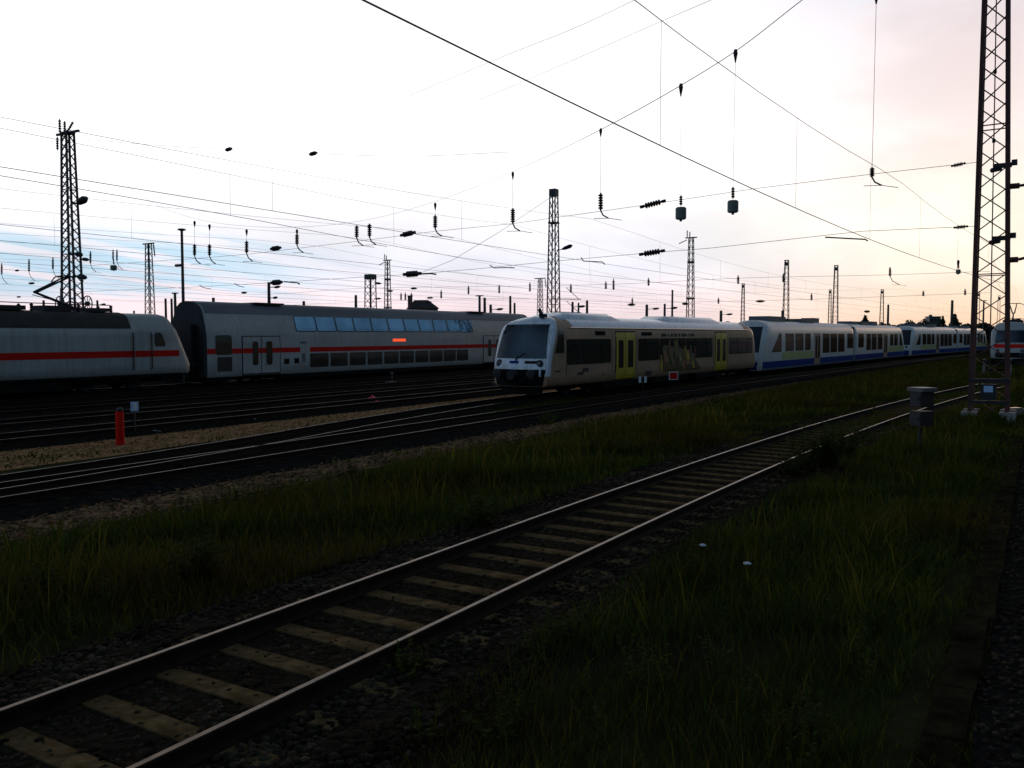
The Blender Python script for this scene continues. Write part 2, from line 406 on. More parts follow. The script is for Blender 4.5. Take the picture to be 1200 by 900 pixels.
# ------------------------------------------------------------------ tracks
def rail_mesh(fs, off, t0, t1, z, top, step=1.0):
    mb = MB(); prof = [(-.065, -.15), (.065, -.15), (.06, -.135), (.012, -.115), (.012, -.04), (.036, -.03), (.036, -.006), (.022, 0), (-.022, 0), (-.036, -.006), (-.036, -.03), (-.012, -.04), (-.012, -.115), (-.06, -.135)]
    ts = np.arange(t0, t1 + 1e-6, step); n = len(prof)
    vs = [ST(fs(t) + off + y, t, z + zz) for t in ts for y, zz in prof]
    for i in range(len(ts) - 1):
        for k in range(n):
            pass
    fs_ = [(i * n + k, i * n + (k + 1) % n, (i + 1) * n + (k + 1) % n, (i + 1) * n + k) for i in range(len(ts) - 1) for k in range(n)]
    mb.add(vs, fs_)
    mb.m = [1 if (i % n) == 7 else 0 for i in range(len(fs_))]
    return mb
def sleeper_mb(w=.25, l=2.5, h=.16):
    mb = MB(); a, b = w / 2, l / 2; c = .025
    vs = [(-a, -b, -h), (a, -b, -h), (a, b, -h), (-a, b, -h), (-a + c, -b + c, 0), (a - c, -b + c, 0), (a - c, b - c, 0), (-a + c, b - c, 0)]
    mb.add(vs, [(3, 2, 1, 0), (4, 5, 6, 7), (0, 1, 5, 4), (1, 2, 6, 5), (2, 3, 7, 6), (3, 0, 4, 7)])
    return mb
def track(label, fs, t0, t1, z, top, smat, sp=.64):
    root = thing('railway_track', label, 'railway track', ST(fs(t0), t0, z - .3), group='railway tracks of the yard')
    inv = -root.location
    for off in (-.75, .75):
        o = rail_mesh(fs, off, t0, t1, z, top).build('rail', [M['rail'], top], root); o.location = inv
    ts = np.arange(max(t0, 1) + .3, t1, sp)
    near = sorted(ts, key=lambda t: ST(fs(t), t).length)[:100]; proto = None
    for t in sorted(near):
        loc = ST(fs(t) + random.uniform(-.03, .03), t, z - .148) + inv; rz = math.pi / 2 - TH + math.atan((fs(t + .5) - fs(t - .5))) + random.uniform(-.012, .012)
        if proto is None:
            proto = sleeper_mb().build('sleeper', smat, root); o = proto
        else:
            o = proto.copy(); C.objects.link(o); o.parent = root
        o.location = loc; o.rotation_euler = (0, 0, rz)
    rest = [t for t in ts if t not in set(near)]
    if rest:
        mb = MB()
        for t in rest:
            p = ST(fs(t), t, z - .148 - .08) + inv; mb.box(p, (.25, 2.5, .16), math.pi / 2 - TH)
        tag(mb.build('far_sleepers', smat, root), kind='stuff')
    return root
track('foreground track with bare pale sleepers curving away through the grass', near_c, -6, 52, 0.0, M['railtop'], M['sleeper'])
track('dark track with dull shining rails just beyond the wide grass strip', a_c, -12, 138, FAR_RAIL, M['railtop2'], M['darksleeper'])
track('track carrying the yellow door railcar and the blue railcars', rc_c, 4, 158, FAR_RAIL, M['railtop2'], M['darksleeper'])
for s, lab in zip(YARD, ('first track behind the tan gravel strip', 'second track behind the tan gravel strip', 'middle empty track in front of the red striped train',
                         'empty track directly in front of the red striped train', 'track under the red striped coach and locomotive')):
    track(lab, lambda t, s=s: s, -18, 180, FAR_RAIL, M['railtop3'], M['darksleeper'])

# cable trough beside the dark shoulder
mb = MB()
t = 2.0
while t < 27:
    sa = .42 + (.03 if t < 10 else 0) + random.uniform(-.015, .015)
    p = ST(sa + .012 * (12 - min(12, t)) * .5, t, -.205 + random.uniform(-.006, .006)); mb.box(p, (.98, .26, .10), math.pi / 2 - TH + random.uniform(-.01, .01)); t += 1.0
tag(mb.build('cable_trough', M['trough']), 'line of concrete cable trough lids along the dark gravel shoulder', 'cable trough')

# ------------------------------------------------------------------ loose stones on the ballast
ico = None
def stones(name, n, fs, smin, smax, tmin, tmax, size, z, seed, m='stone'):
    g = np.random.default_rng(seed)
    bm = bmesh.new(); bmesh.ops.create_icosphere(bm, subdivisions=1, radius=1); bm.verts.ensure_lookup_table()
    bv = np.array([v.co[:] for v in bm.verts]); bf = np.array([[v.index for v in f.verts] for f in bm.faces]); bm.free()
    t = tmin + (tmax - tmin) * g.random(n) ** 1.7; s = np.array([fs(x) for x in t]) + smin + (smax - smin) * g.random(n)
    P = stn(s, t, z + g.uniform(-.012, .016, n))
    k = len(bv); sc = size * g.uniform(.55, 1.25, (n, 1, 1)) * g.uniform(.6, 1.2, (n, 1, 3))
    jit = g.uniform(.72, 1.25, (n, k, 1))
    a = g.uniform(0, 6.28, n); ca, sa = np.cos(a), np.sin(a)
    B = bv[None] * jit * sc * np.array([1, 1, .7])
    X = B[..., 0] * ca[:, None] - B[..., 1] * sa[:, None]; Y = B[..., 0] * sa[:, None] + B[..., 1] * ca[:, None]
    V = (np.stack([X, Y, B[..., 2]], -1) + P[:, None]).reshape(-1, 3)
    F = (bf[None] + (np.arange(n) * k)[:, None, None]).reshape(-1, 3)
    col = np.repeat(np.clip(g.normal(1, .35, (n, 1)), .35, 2.6) * (1 + g.normal(0, .07, (n, 3))), k, 0)
    return tag(npmesh(name, V, F, M[m], col), kind='stuff')
stones('ballast_stones', 17000, near_c, -1.9, 1.9, 2.0, 34, .032, -.172, 1)
stones('ballast_stones', 4500, near_c, .85, 1.75, 2.0, 26, .034, -.15, 11)
stones('ballast_stones', 4500, near_c, -1.75, -.85, 2.0, 26, .034, -.15, 12)
stones('shoulder_stones', 15000, lambda t: 0, -4.0, .34, 3.0, 26, .030, -.200, 2)
stones('path_stones', 5000, lambda t: 0, 19.8, 22.6, 6, 40, .036, -.390, 3, 'tanstone')
stones('verge_stones', 6000, a_c, -3.6, -1.3, 4, 60, .042, -.39, 4, 'vergestone')

# ------------------------------------------------------------------ grass and weeds
GREENS = np.array([(1.0, 1.15, .8), (.75, 1.0, .6), (1.3, 1.45, .8), (1.7, 1.25, .9), (.6, .8, .6), (2.2, 1.5, 1.1)])
def tuft_noise(s, t, k=1.0):
    return (np.sin(s * 1.7 * k + 1.3 * np.sin(t * .9 * k)) + np.sin(t * 1.3 * k + 2.1 * np.sin(s * .8 * k)) + np.sin((s + t) * 3.1 * k)) / 3
def blades(n, fa, fb, tmin, tmax, h, w, seed, thin=0.0, power=2.2):
    g = np.random.default_rng(seed)
    t = tmin + (tmax - tmin) * g.random(n) ** power
    a = np.array([fa(x) for x in t]); b = np.array([fb(x) for x in t]); s = a + (b - a) * g.random(n)
    keep = tuft_noise(s, t) + g.normal(0, .35, n) > thin - .55
    s, t = s[keep], t[keep]; n = len(s)
    z = np.array([ground_z(x) for x in s]) - .01
    P = stn(s, t, z); dist = np.linalg.norm(P[:, :2], axis=1)
    hh = h * g.uniform(.45, 1.3, n) * (1 + .55 * tuft_noise(s, t, .45)); ww = w * g.uniform(.6, 1.3, n) * np.clip(dist / 9, .8, 3.2)
    az_ = g.uniform(0, 6.28, n); ln = hh * g.uniform(.1, .75, n); la = g.uniform(0, 6.28, n)
    sx, sy = np.cos(az_) * ww, np.sin(az_) * ww; lx, ly = np.cos(la) * ln, np.sin(la) * ln
    V = np.zeros((n, 5, 3))
    for i, (q, u, sg, wd) in enumerate(((0, 0, -1, 1), (0, 0, 1, 1), (.55, .35, -1, .75), (.55, .35, 1, .75), (1, 1, 0, 0))):
        V[:, i, 0] = P[:, 0] + lx * u + sg * sx * wd; V[:, i, 1] = P[:, 1] + ly * u + sg * sy * wd; V[:, i, 2] = P[:, 2] + hh * q * np.where(u == 1, .92, 1)
    o = (np.arange(n) * 5)[:, None]
    col = GREENS[g.choice(6, n, p=[.3, .25, .15, .12, .12, .06])] * g.uniform(.7, 1.3, (n, 1))
    dry = np.clip(tuft_noise(s + 7, t, .3) * 1.4, 0, 1)[:, None]
    if h > .45: col = np.array([1.9, 1.35, .95]) * g.uniform(.7, 1.6, (n, 1))
    col = col * (1 - dry) + np.array([1.7, 1.05, .85]) * dry * g.uniform(.6, 1.2, (n, 1))
    return V.reshape(-1, 3), o + np.array([[0, 1, 3, 2]]), o + np.array([[2, 3, 4]]), np.repeat(col, 5, 0)
def field(name, sets):
    Vs, Q, T, Cc, off = [], [], [], [], 0
    for st_ in sets:
        V, q, t3, c = blades(*st_); Vs.append(V); Q.append(q + off); T.append(t3 + off); Cc.append(c); off += len(V)
    return tag(npmesh(name, np.concatenate(Vs), [np.concatenate(Q), np.concatenate(T)], M['blade'], np.concatenate(Cc)), kind='stuff')
field('grass', [
    (95000, lambda t: near_c(t) + 1.7, lambda t: a_c(t) - 4.1, -2, 120, .27, .008, 5, .12, 2.0),
    (14000, lambda t: a_c(t) - 4.3, lambda t: a_c(t) - 2.7, -1, 120, .11, .008, 55, .25, 1.6),
    (5000, lambda t: a_c(t) - 3.0, lambda t: a_c(t) - 1.7, 0, 90, .12, .008, 6, .8, 1.6),
    (5000, lambda t: near_c(t) + 2.5, lambda t: a_c(t) - 4.6, 0, 80, .62, .006, 56, .5, 1.7),
])
field('grass', [
    (80000, lambda t: .85, lambda t: near_c(t) - 1.5, 2.0, 60, .22, .006, 8, .10, 2.0),
    (9000, lambda t: near_c(t) - 1.5, lambda t: near_c(t) + 1.5, 20, 52, .16, .009, 9, .30, 1.0),
    (16000, lambda t: .30, lambda t: 1.9, 2.5, 34, .11, .006, 10, .30, 1.5),
    (16000, lambda t: -16, lambda t: .9, 27, 80, .25, .012, 12, .1, 1.6),
    (3500, lambda t: 1.3, lambda t: near_c(t) - 1.8, 3, 55, .50, .005, 57, .5, 1.7),
])
field('grass', [
    (9000, lambda t: rc_c(t) - 2.1, lambda t: rc_c(t) - 1.2, 27, 110, .16, .011, 13, .1, 1.3),
    (2500, lambda t: 19.3, lambda t: 22.5, 0, 36, .12, .010, 14, .9, 1.3),
])
def leafy(n, P, h, spread, lw, g, m_=11):
    """a weed plant: stems with alternating leaves; returns verts, quads, colours"""
    V, F, Cc = [], [], []
    for k in range(n):
        a = g.uniform(0, 6.28); top = P + np.array([math.cos(a) * spread * g.random(), math.sin(a) * spread * g.random(), h * g.uniform(.6, 1.1)])
        base = P + np.array([math.cos(a), math.sin(a), 0]) * spread * .3 * g.random()
        side = np.array([math.sin(a), -math.cos(a), 0]) * .006
        o = len(V); V += [base - side, base + side, top + side * .4, top - side * .4]; F.append((o, o + 1, o + 2, o + 3)); Cc += [(.9, 1, .6)] * 4
        for i in range(m_):
            q = base + (top - base) * (.15 + .85 * i / m_); b = g.uniform(0, 6.28); L = lw * g.uniform(2, 4) * (1.1 - .6 * i / m_); d = np.array([math.cos(b), math.sin(b), g.uniform(-.3, .7)])
            sd_ = np.array([-math.sin(b), math.cos(b), g.uniform(-.3, .3)]) * lw * g.uniform(.6, 1.2)
            o = len(V); V += [q, q + d * L * .5 + sd_, q + d * L, q + d * L * .5 - sd_]; F.append((o, o + 1, o + 2, o + 3))
            c = np.array(GREENS[g.integers(0, 5)]) * g.uniform(.7, 1.5); Cc += [tuple(c)] * 4
    return V, F, Cc
def weed(label, P, n, h, spread, lw, seed, name='weed_plant'):
    g = np.random.default_rng(seed); V, F, Cc = leafy(n, np.zeros(3), h, spread, lw, g, 12 if n < 20 else 24)
    o = npmesh(name, np.array(V), np.array(F), M['leaf'], np.array(Cc)); o.location = P
    return tag(o, label, 'weed', 'tall weeds growing between the tracks')
def gp(px, py, z=-.22): return GR(px, py, z)
WEEDS = [
    (967, 553, 46, .98, .62, .040, 'tallest leafy weed bush standing over the near rail left of the cabinet'),
    (928, 562, 22, .60, .50, .034, 'leafy weed at the left end of the bush row on the near rail'),
    (946, 556, 28, .76, .50, .036, 'leafy weed left of the tallest bush on the near rail'),
    (990, 540, 26, .75, .50, .036, 'leafy weed right of the tallest bush on the near rail'),
    (1010, 520, 16, .6, .45, .03, 'leafy weed clump between the tall bush and the cabinet'),
    (560, 625, 26, .55, .5, .03, 'dark weed bush beside the left rail in the middle of the photo'),
    (235, 690, 26, .6, .5, .03, 'dark leafy weed clump at left below the pinkish gravel verge'),
    (640, 500, 14, .5, .7, .04, 'low green weed clump below the front of the yellow door railcar'),
    (410, 560, 10, .45, .5, .035, 'bright green weed at the edge of the pinkish gravel verge'),
    (730, 535, 18, .6, .6, .035, 'light green weed clump in the grass strip above the curving rail'),
    (1120, 512, 18, .55, .6, .03, 'weed clump in front of the big lattice mast'),
    (1090, 545, 14, .45, .4, .025, 'small weeds at the foot of the signal cabinet'),
    (900, 500, 16, .7, .7, .04, 'weed clump beyond the curving rail below the blue railcar'),
    (470, 800, 14, .35, .4, .022, 'low weed plant right of the near rail at lower centre'),
    (640, 760, 14, .35, .4, .022, 'weed plant in the foreground grass right of the near rail'),
    (820, 680, 16, .40, .4, .022, 'weed plant around the pale flower heads'),
    (60, 700, 16, .45, .5, .028, 'weed plant at the far left edge of the grass strip'),
    (590, 870, 16, .32, .4, .02, 'weed plant at the bottom edge of the photo'),
]
for i, (px, py, n, h, sp_, lw, lab) in enumerate(WEEDS):
    weed(lab, gp(px, py, -.24), n, h, sp_, lw, 100 + i)
def undergrowth():
    g = np.random.default_rng(77); Vs, Fs, Cs, o = [], [], [], 0
    for fa, fb, tmax, n in ((lambda t: near_c(t) + 1.9, lambda t: a_c(t) - 4.0, 90, 620), (lambda t: 1.1, lambda t: near_c(t) - 1.6, 45, 300), (lambda t: near_c(t) - 1.2, lambda t: near_c(t) + 1.2, 50, 26)):
        for _ in range(n):
            t = 1 + (tmax - 1) * g.random() ** 1.9
            if n < 100: t = max(t, 24 + 20 * g.random())
            u = g.random(); s = fa(t) * (1 - u) + fb(t) * u
            if tuft_noise(s, t, .6) + g.normal(0, .3) < -.05: continue
            q = np.array(ST(s, t, ground_z(s) - .01)); k = .7 + .6 * g.random()
            V, F, Cc = leafy(int(g.integers(2, 6)), q, .34 * k, .22 * k, .014 * k * (1 + t / 40), g)
            Vs += V; Fs += [tuple(i + o for i in f) for f in F]; Cs += Cc; o += len(V)
    tag(npmesh('undergrowth', np.array(Vs), np.array(Fs), M['leaf'], np.array(Cs)), kind='stuff')
undergrowth()
def flower(label, px, py):
    p = gp(px, py + 16, -.22); r = thing('white_flower', label, 'flower', p, group='pale flower heads in the foreground grass')
    mb = MB(); mb.tube([(0, 0, 0), (.02, .01, .12), (.03, 0, .22)], .004, 5); mb.build('stem', M['leaf'], r)
    mb = MB()
    for k in range(14):
        a = k * 2.4; q = .035 * math.sqrt(k / 14); mb.lathe((.03 + q * math.cos(a), q * math.sin(a), .205), (.03 + q * 1.2 * math.cos(a), q * 1.2 * math.sin(a), .222 + .012 * (1 - k / 14)), [(0, .004), (.5, .013), (1, .005)], 7)
    mb.build('flower_head', M['paper'], r, True)
flower('lone white flower head right of the curving track in dark grass', 872, 666)
flower('smaller dim flower head up left of the white one', 820, 643)

# ------------------------------------------------------------------ rail vehicles: local +X away along the track, -Y faces the camera, z from rail top
class Prof:
    def __init__(s, pts): s.p = pts; s.y = np.array([a for a, b in pts]); s.z = np.array([b for a, b in pts])
    def side(s, z): return float(np.interp(z, s.z, s.y))
def body_shell(name, prof, L, nose0, nose1, m, parent, bulge0=.25, bulge1=.25, taper=.16, mid=None, m2=None, corner=((.86, 0.0), (.945, .05), (.985, .16), (1.0, .36))):
    """closed loft; nose(z) pushes the end faces inwards; corners of the faces are rounded"""
    P = [(y, z) for y, z in prof.p]; loop = [(-y, z) for y, z in P] + [(y, z) for y, z in P[::-1][1:]]
    rings = []
    def endring(nose, sgn, x0):
        out = []
        for sc, dx in corner:
            out.append([(x0 + sgn * (nose(z) + dx * (1 if taper > 0 else .2) + (.0 if taper <= 0 else .0)), y * (sc if taper > 0 else 1 - (1 - sc) * .15), z if sc == 1 else z - (max(0, z - 3.2)) * (1 - sc) * .8) for y, z in loop])
        return out
    a = endring(nose0, 1, 0.0); b = endring(nose1, -1, L)[::-1]
    far0 = max(x for x, _, _ in a[-1]) + .3; far1 = min(x for x, _, _ in b[0]) - .3
    xs = [far0] + (mid or []) + [far1]
    rings = a + [[(x, y, z) for y, z in loop] for x in xs] + b
    mb = MB(); n = len(loop)
    vs = [v for r_ in rings for v in r_]
    fs = [(i * n + k, i * n + k + 1, (i + 1) * n + k + 1, (i + 1) * n + k) for i in range(len(rings) - 1) for k in range(n - 1)]
    fs += [(i * n + n - 1, i * n, (i + 1) * n, (i + 1) * n + n - 1) for i in range(len(rings) - 1)]
    mb.add(vs, fs)
    # faces: rows across between matching left / right profile points
    h = len(P); cols = 8
    for r_, sgn, bl in ((rings[0], -1, bulge0), (rings[-1], 1, bulge1)):
        rows = []
        for i in range(h):
            l, q = r_[i], r_[n - 1 - i]
            rows.append([(l[0] + sgn * bl * (1 - (2 * j / cols - 1) ** 2), l[1] + (q[1] - l[1]) * j / cols, l[2]) for j in range(cols + 1)])
        fv = [v for row in rows for v in row]; k = cols + 1
        ff = [(i * k + j, i * k + j + 1, (i + 1) * k + j + 1, (i + 1) * k + j) for i in range(h - 1) for j in range(cols)]
        if sgn > 0: ff = [f[::-1] for f in ff]
        mb.add(fv, ff)
    me_o = mb.build(name, [m, m2] if m2 else m, parent, True)
    if m2:
        for p in me_o.data.polygons:
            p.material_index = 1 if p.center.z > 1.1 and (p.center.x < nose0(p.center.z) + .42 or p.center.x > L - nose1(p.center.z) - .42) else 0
    bm = bmesh.new(); bm.from_mesh(me_o.data); bmesh.ops.remove_doubles(bm, verts=bm.verts, dist=.002); bmesh.ops.recalc_face_normals(bm, faces=bm.faces)
    bm.to_mesh(me_o.data); bm.free(); me_o.data.set_sharp_from_angle(angle=R(42))
    return me_o
def side_patch(name, prof, quad, m, parent, off=.012, r=.0, nx=6, nz=6, y_sign=-1, thick=.03):
    """a panel lying on the side: quad = ((x,z) bottom-left, bottom-right, top-right, top-left); rounded by r"""
    (a, b, c, d) = [np.array(q, float) for q in quad]; mb = MB(); pts = []
    hz = (abs(d[1] - a[1]) + abs(c[1] - b[1])) / 2
    vlist = list(np.linspace(0, 1, nz + 1))
    if r > 0:
        e = r / hz; vlist = sorted(set([0, e * .12, e * .35, e * .65, e, .5, 1 - e, 1 - e * .65, 1 - e * .35, 1 - e * .12, 1] + [x for x in np.linspace(0, 1, 11) if e < x < 1 - e]))
    for v in vlist:
        l = a + (d - a) * v; q = b + (c - b) * v; ins = 0
        if r > 0:
            dz = min(v, 1 - v) * hz
            if dz < r: ins = r - math.sqrt(max(0, r * r - (r - dz) ** 2))
        for u in np.linspace(0, 1, nx + 1):
            p = l + (q - l) * u; w = q[0] - l[0]; x = l[0] + ins + (w - 2 * ins) * u
            pts.append((x, p[1]))
    k = nx + 1; rows = len(vlist)
    front = [(x, y_sign * (prof.side(z) + off), z) for x, z in pts]; back = [(x, y_sign * (prof.side(z) - thick), z) for x, z in pts]
    fs = [(i * k + j, i * k + j + 1, (i + 1) * k + j + 1, (i + 1) * k + j) for i in range(rows - 1) for j in range(nx)]
    o = len(front); rim = [j for j in range(k)] + [i * k + k - 1 for i in range(1, rows)] + [(rows - 1) * k + j for j in range(k - 2, -1, -1)] + [i * k for i in range(rows - 2, 0, -1)]
    fs += [(rim[(i + 1) % len(rim)], rim[i], rim[i] + o, rim[(i + 1) % len(rim)] + o) for i in range(len(rim))]
    if y_sign > 0: fs = [f[::-1] for f in fs]
    mb.add(front + back, fs)
    return mb.build(name, m, parent, False)
def rect(x0, x1, z0, z1): return ((x0, z0), (x1, z0), (x1, z1), (x0, z1))
def face_patch(name, prof, nose, bulge, zs, m, parent, x0=0.0, sgn=1, off=.015, sc=.86, cols=10):
    """panel on an end face. zs: rows of (z, yl, yr)"""
    mb = MB(); pts = []
    for z, yl, yr in zs:
        w = prof.side(z) * sc
        for j in range(cols + 1):
            y = yl + (yr - yl) * j / cols; u = max(-1, min(1, y / w))
            x = nose(z) - bulge * (1 - u * u) - off
            pts.append((x0 + sgn * x, y, z))
    k = cols + 1
    fs = [(i * k + j, i * k + j + 1, (i + 1) * k + j + 1, (i + 1) * k + j) for i in range(len(zs) - 1) for j in range(cols)]
    if sgn < 0: fs = [f[::-1] for f in fs]
    # give it an edge towards the body
    o = len(pts); back = [(x + sgn * .05, y, z) for x, y, z in pts]; rows = len(zs)
    rim = [j for j in range(k)] + [i * k + k - 1 for i in range(1, rows)] + [(rows - 1) * k + j for j in range(k - 2, -1, -1)] + [i * k for i in range(rows - 2, 0, -1)]
    sd_ = [(rim[(i + 1) % len(rim)], rim[i], rim[i] + o, rim[(i + 1) % len(rim)] + o) for i in range(len(rim))]
    if sgn < 0: sd_ = [f[::-1] for f in sd_]
    mb.add(pts + back, fs + sd_)
    return mb.build(name, m, parent, True)
def zrows(z0, z1, yl0, yr0, yl1, yr1, n=8):
    return [(z0 + (z1 - z0) * i / n, yl0 + (yl1 - yl0) * i / n, yr0 + (yr1 - yr0) * i / n) for i in range(n + 1)]
def bogie(root, x, wb=2.5, r=.46, m=None):
    mb = MB()
    for sy in (-1, 1):
        mb.box((x, sy * 1.02, .58), (wb + 1.5, .16, .42)); mb.box((x, sy * 1.04, .85), (1.0, .22, .22))
        for sx in (-1, 1): mb.box((x + sx * wb / 2, sy * 1.06, .46), (.38, .2, .34)); mb.lathe((x + sx * wb / 2 * .6, sy * 1.08, .62), (x + sx * wb / 2 * .6, sy * 1.08, .95), [(0, .09), (.2, .12), (.5, .09), (.8, .12), (1, .09)], 8)
    mb.box((x, 0, .62), (.6, 2.0, .3))
    b = mb.build('bogie', M['under'], root)
    for sx in (-1, 1):
        w = MB(); xc = x + sx * wb / 2
        w.tube([(xc, -.75, r), (xc, .75, r)], .07, 8)
        for sy in (-1, 1): w.lathe((xc, sy * .68, r), (xc, sy * .82, r), [(0, r + .03), (.25, r + .03), (.3, r), (.95, r - .01), (1, r * .82)], 20)
        w.build('wheelset', M['black'], b, True)
    return b
def underframe(root, items, zt=.9):
    mb = MB()
    for x0, x1, w, z0, z1 in items: mb.box(((x0 + x1) / 2, 0, (z0 + z1) / 2), (x1 - x0, w, z1 - z0))
    return mb.build('underframe', M['under'], root)
def buffers(root, x, sgn, y=.875, z=1.05, l=.6):
    for s_ in (-1, 1):
        mb = MB(); mb.lathe((x, s_ * y, z), (x - sgn * l, s_ * y, z), [(0, .11), (.5, .11), (.52, .08), (.86, .08), (.88, .2), (.97, .21), (1, .16)], 14)
        mb.build('buffer', M['black'], root, True)
def place(root, P, az_deg):
    root.location = P; root.rotation_euler = (0, 0, R(90 - az_deg))
def line_l(px, P, az_deg):
    k = (px - 600) / FPX; sa, ca = math.sin(R(az_deg)), math.cos(R(az_deg))
    return (P[1] * k - P[0]) / (sa - ca * k)

# ---------------------------------------------------------------- red striped double deck coach
IC_P, IC_A = (-16.7, 47.3), 31.2
LI = lambda px: line_l(px, IC_P, IC_A)
def make_coach():
    root = thing('double_deck_coach', 'long white double deck coach with thin red stripe and curved upper windows', 'railway coach')
    n = Vector((-math.cos(R(IC_A)), math.sin(R(IC_A)), 0))
    place(root, Vector((IC_P[0], IC_P[1], FAR_RAIL)) + n * 1.39, IC_A)
    pf = Prof([(1.30, .38), (1.38, .5), (1.39, 1.2), (1.39, 2.35), (1.36, 2.75), (1.29, 3.15), (1.16, 3.6), (1.05, 3.92), (.96, 4.12), (.80, 4.33), (.55, 4.5), (.28, 4.58), (0, 4.6)])
    L = LI(596) + 4.2
    flat = lambda z: .12 + .08 * max(0, z - 3)
    body = body_shell('body', pf, L, flat, flat, M['icgrey'], root, 0, 0, taper=0)
    # roof as its own shell above the white sides
    mb = MB(); rp = [(y + .012, z + (.012 if y < .5 else 0)) for y, z in pf.p if z > 3.9]; lp = [(-y, z) for y, z in rp] + [(y, z) for y, z in rp[::-1][1:]]; lp = lp + [(lp[-1][0] - .05, lp[-1][1] - .01), (lp[0][0] + .05, lp[0][1] - .01)]
    nn = len(lp); vs = [(x, y, z) for x in (.35, L - .35) for y, z in lp]
    mb.add(vs, [(k, (k + 1) % nn, nn + (k + 1) % nn, nn + k)[::-1] for k in range(nn)] + [tuple(range(nn)), tuple(nn + k for k in range(nn))[::-1]])
    rf = mb.build('roof', M['roofgrey'], root, True)
    for x0 in (4.3, L - 9.0):
        mb = MB(); mb.box((x0 + 1.1, 0, 4.59), (2.2, 1.5, .10)); mb.build('roof_hatch', M['locoroof'], rf)
    # gangway end: black end frame and bellows
    for x, sg in ((0, -1), (L, 1)):
        mb = MB(); w = .62
        pr2 = [(y * 1.005, z) for y, z in pf.p]
        lp = [(-y, z) for y, z in pr2] + [(y, z) for y, z in pr2[::-1][1:]]; nn = len(lp)
        mb.add([(x + sg * .0 - sg * .16, y, z) for y, z in lp] + [(x + sg * .02, y * .985, z) for y, z in lp], [(k, (k + 1) % nn, nn + (k + 1) % nn, nn + k) for k in range(nn)] + [tuple(nn + k for k in range(nn))])
        ef = mb.build('end_frame', M['rubber'], root)
        mb = MB()
        for i in range(6):
            xx = x + sg * (.05 + .07 * i); ww = .78 + .05 * (i % 2)
            mb.box((xx, 0, 2.0), (.075, ww * 2, 2.5 + .1 * (i % 2)))
        mb.build('gangway_bellows', M['black'], ef)
        buffers(root, x, -sg, l=.55)
    # stripe, interrupted at the small window
    z0, z1 = 1.68, 1.97
    w0, w1 = LI(253), LI(272)
    for a, b in ((.18, w0 - .02), (w1 + .02, LI(352)), (LI(363.5), L - .2)):
        side_patch('stripe', pf, rect(a, b, z0, z1), M['stripe'], root, .006, nx=2, nz=2)
    mb_ = side_patch('window', pf, rect(w0, w1, 1.62, 2.72), M['glass_l'], root, .014, r=.16)
    side_patch('vent_grille', pf, rect(w0 + .1, w1, .70, 1.50), M['locoroof'], root, .010, r=.04)
    # upper and lower windows
    up = [(349, 372), (373.5, 395), (396.7, 416), (417.8, 436.7), (438.3, 456), (458, 475), (476.7, 492.5), (494, 509), (510.7, 525.3), (526.8, 540.3), (541.6, 555)]
    for a, b in up:
        xa, xb = LI(a), LI(b); f = side_patch('upper_window', pf, rect(xa, xb, 2.98, 3.86), M['glass'], root, .018, r=.1, nx=4)
        side_patch('rubber_seal', pf, rect(xa - .05, xb + .05, 2.92, 3.89), M['black'], f, .005, r=.12, nx=4)
    lo = [(363.5, 385), (387.5, 407.3), (409.8, 428.6), (430.8, 448), (450.3, 467), (468.8, 485), (486.8, 502), (503.6, 518.6), (520, 534), (535.3, 548.5)]
    for i, (a, b) in enumerate(lo):
        side_patch('lower_window', pf, rect(LI(a), LI(b), .72, 1.58), M['glass_l'], root, .016, r=.09, nx=4)
    # doors
    for (a, c, b), ov in (((284.3, 306.3, 328.3), ((296, 302.5), (312, 319))), ((566.5, 578.5, 590), ((572, 575.5), (581, 584.5)))):
        for p, q, (o0, o1) in ((a, c, ov[0]), (c, b, ov[1])):
            d = side_patch('door', pf, rect(LI(p) + .03, LI(q) - .03, .52, 2.62), M['icgrey'], root, .022, r=.03)
            side_patch('door_stripe', pf, rect(LI(p) + .035, LI(q) - .035, 1.68, 1.97), M['stripe'], d, .027, nx=2, nz=2)
            side_patch('door_window', pf, rect(LI(o0), LI(o1), .98, 2.36), M['glass_l'], d, .034, r=min(.16, (LI(o1) - LI(o0)) * .48))
        side_patch('door_frame', pf, rect(LI(a) - .04, LI(b) + .04, .46, 2.68), M['black'], root, .009, r=.04)
        mb = MB(); mb.box(((LI(a) + LI(b)) / 2, -1.42, .40), (LI(b) - LI(a), .12, .06)); mb.build('door_step', M['trough'], root)
    # small fittings
    side_patch('destination_display', pf, rect(LI(460.5), LI(475.5), 2.26, 2.46), M['led'], root, .015, r=.03, nx=2)
    for a, b, za, zb in ((333, 339, .98, 1.3), (345, 350.5, 1.0, 1.32), (352.5, 359, 2.2, 2.32), (354, 358, 1.05, 1.6)):
        side_patch('socket_cover', pf, rect(LI(a), LI(b), za, zb), M['under'] if za < 1.04 else M['roofgrey'], root, .008, nx=2, nz=2)
    underframe(root, [(.4, L - .4, 2.3, .26, .62), (5.6, L - 6, 2.55, .14, .5), (.3, 1.2, 2.4, .12, .6), (L - 1.2, L - .3, 2.4, .12, .6)])
    bogie(root, 3.0); bogie(root, L - 3.4)
    return root
make_coach()

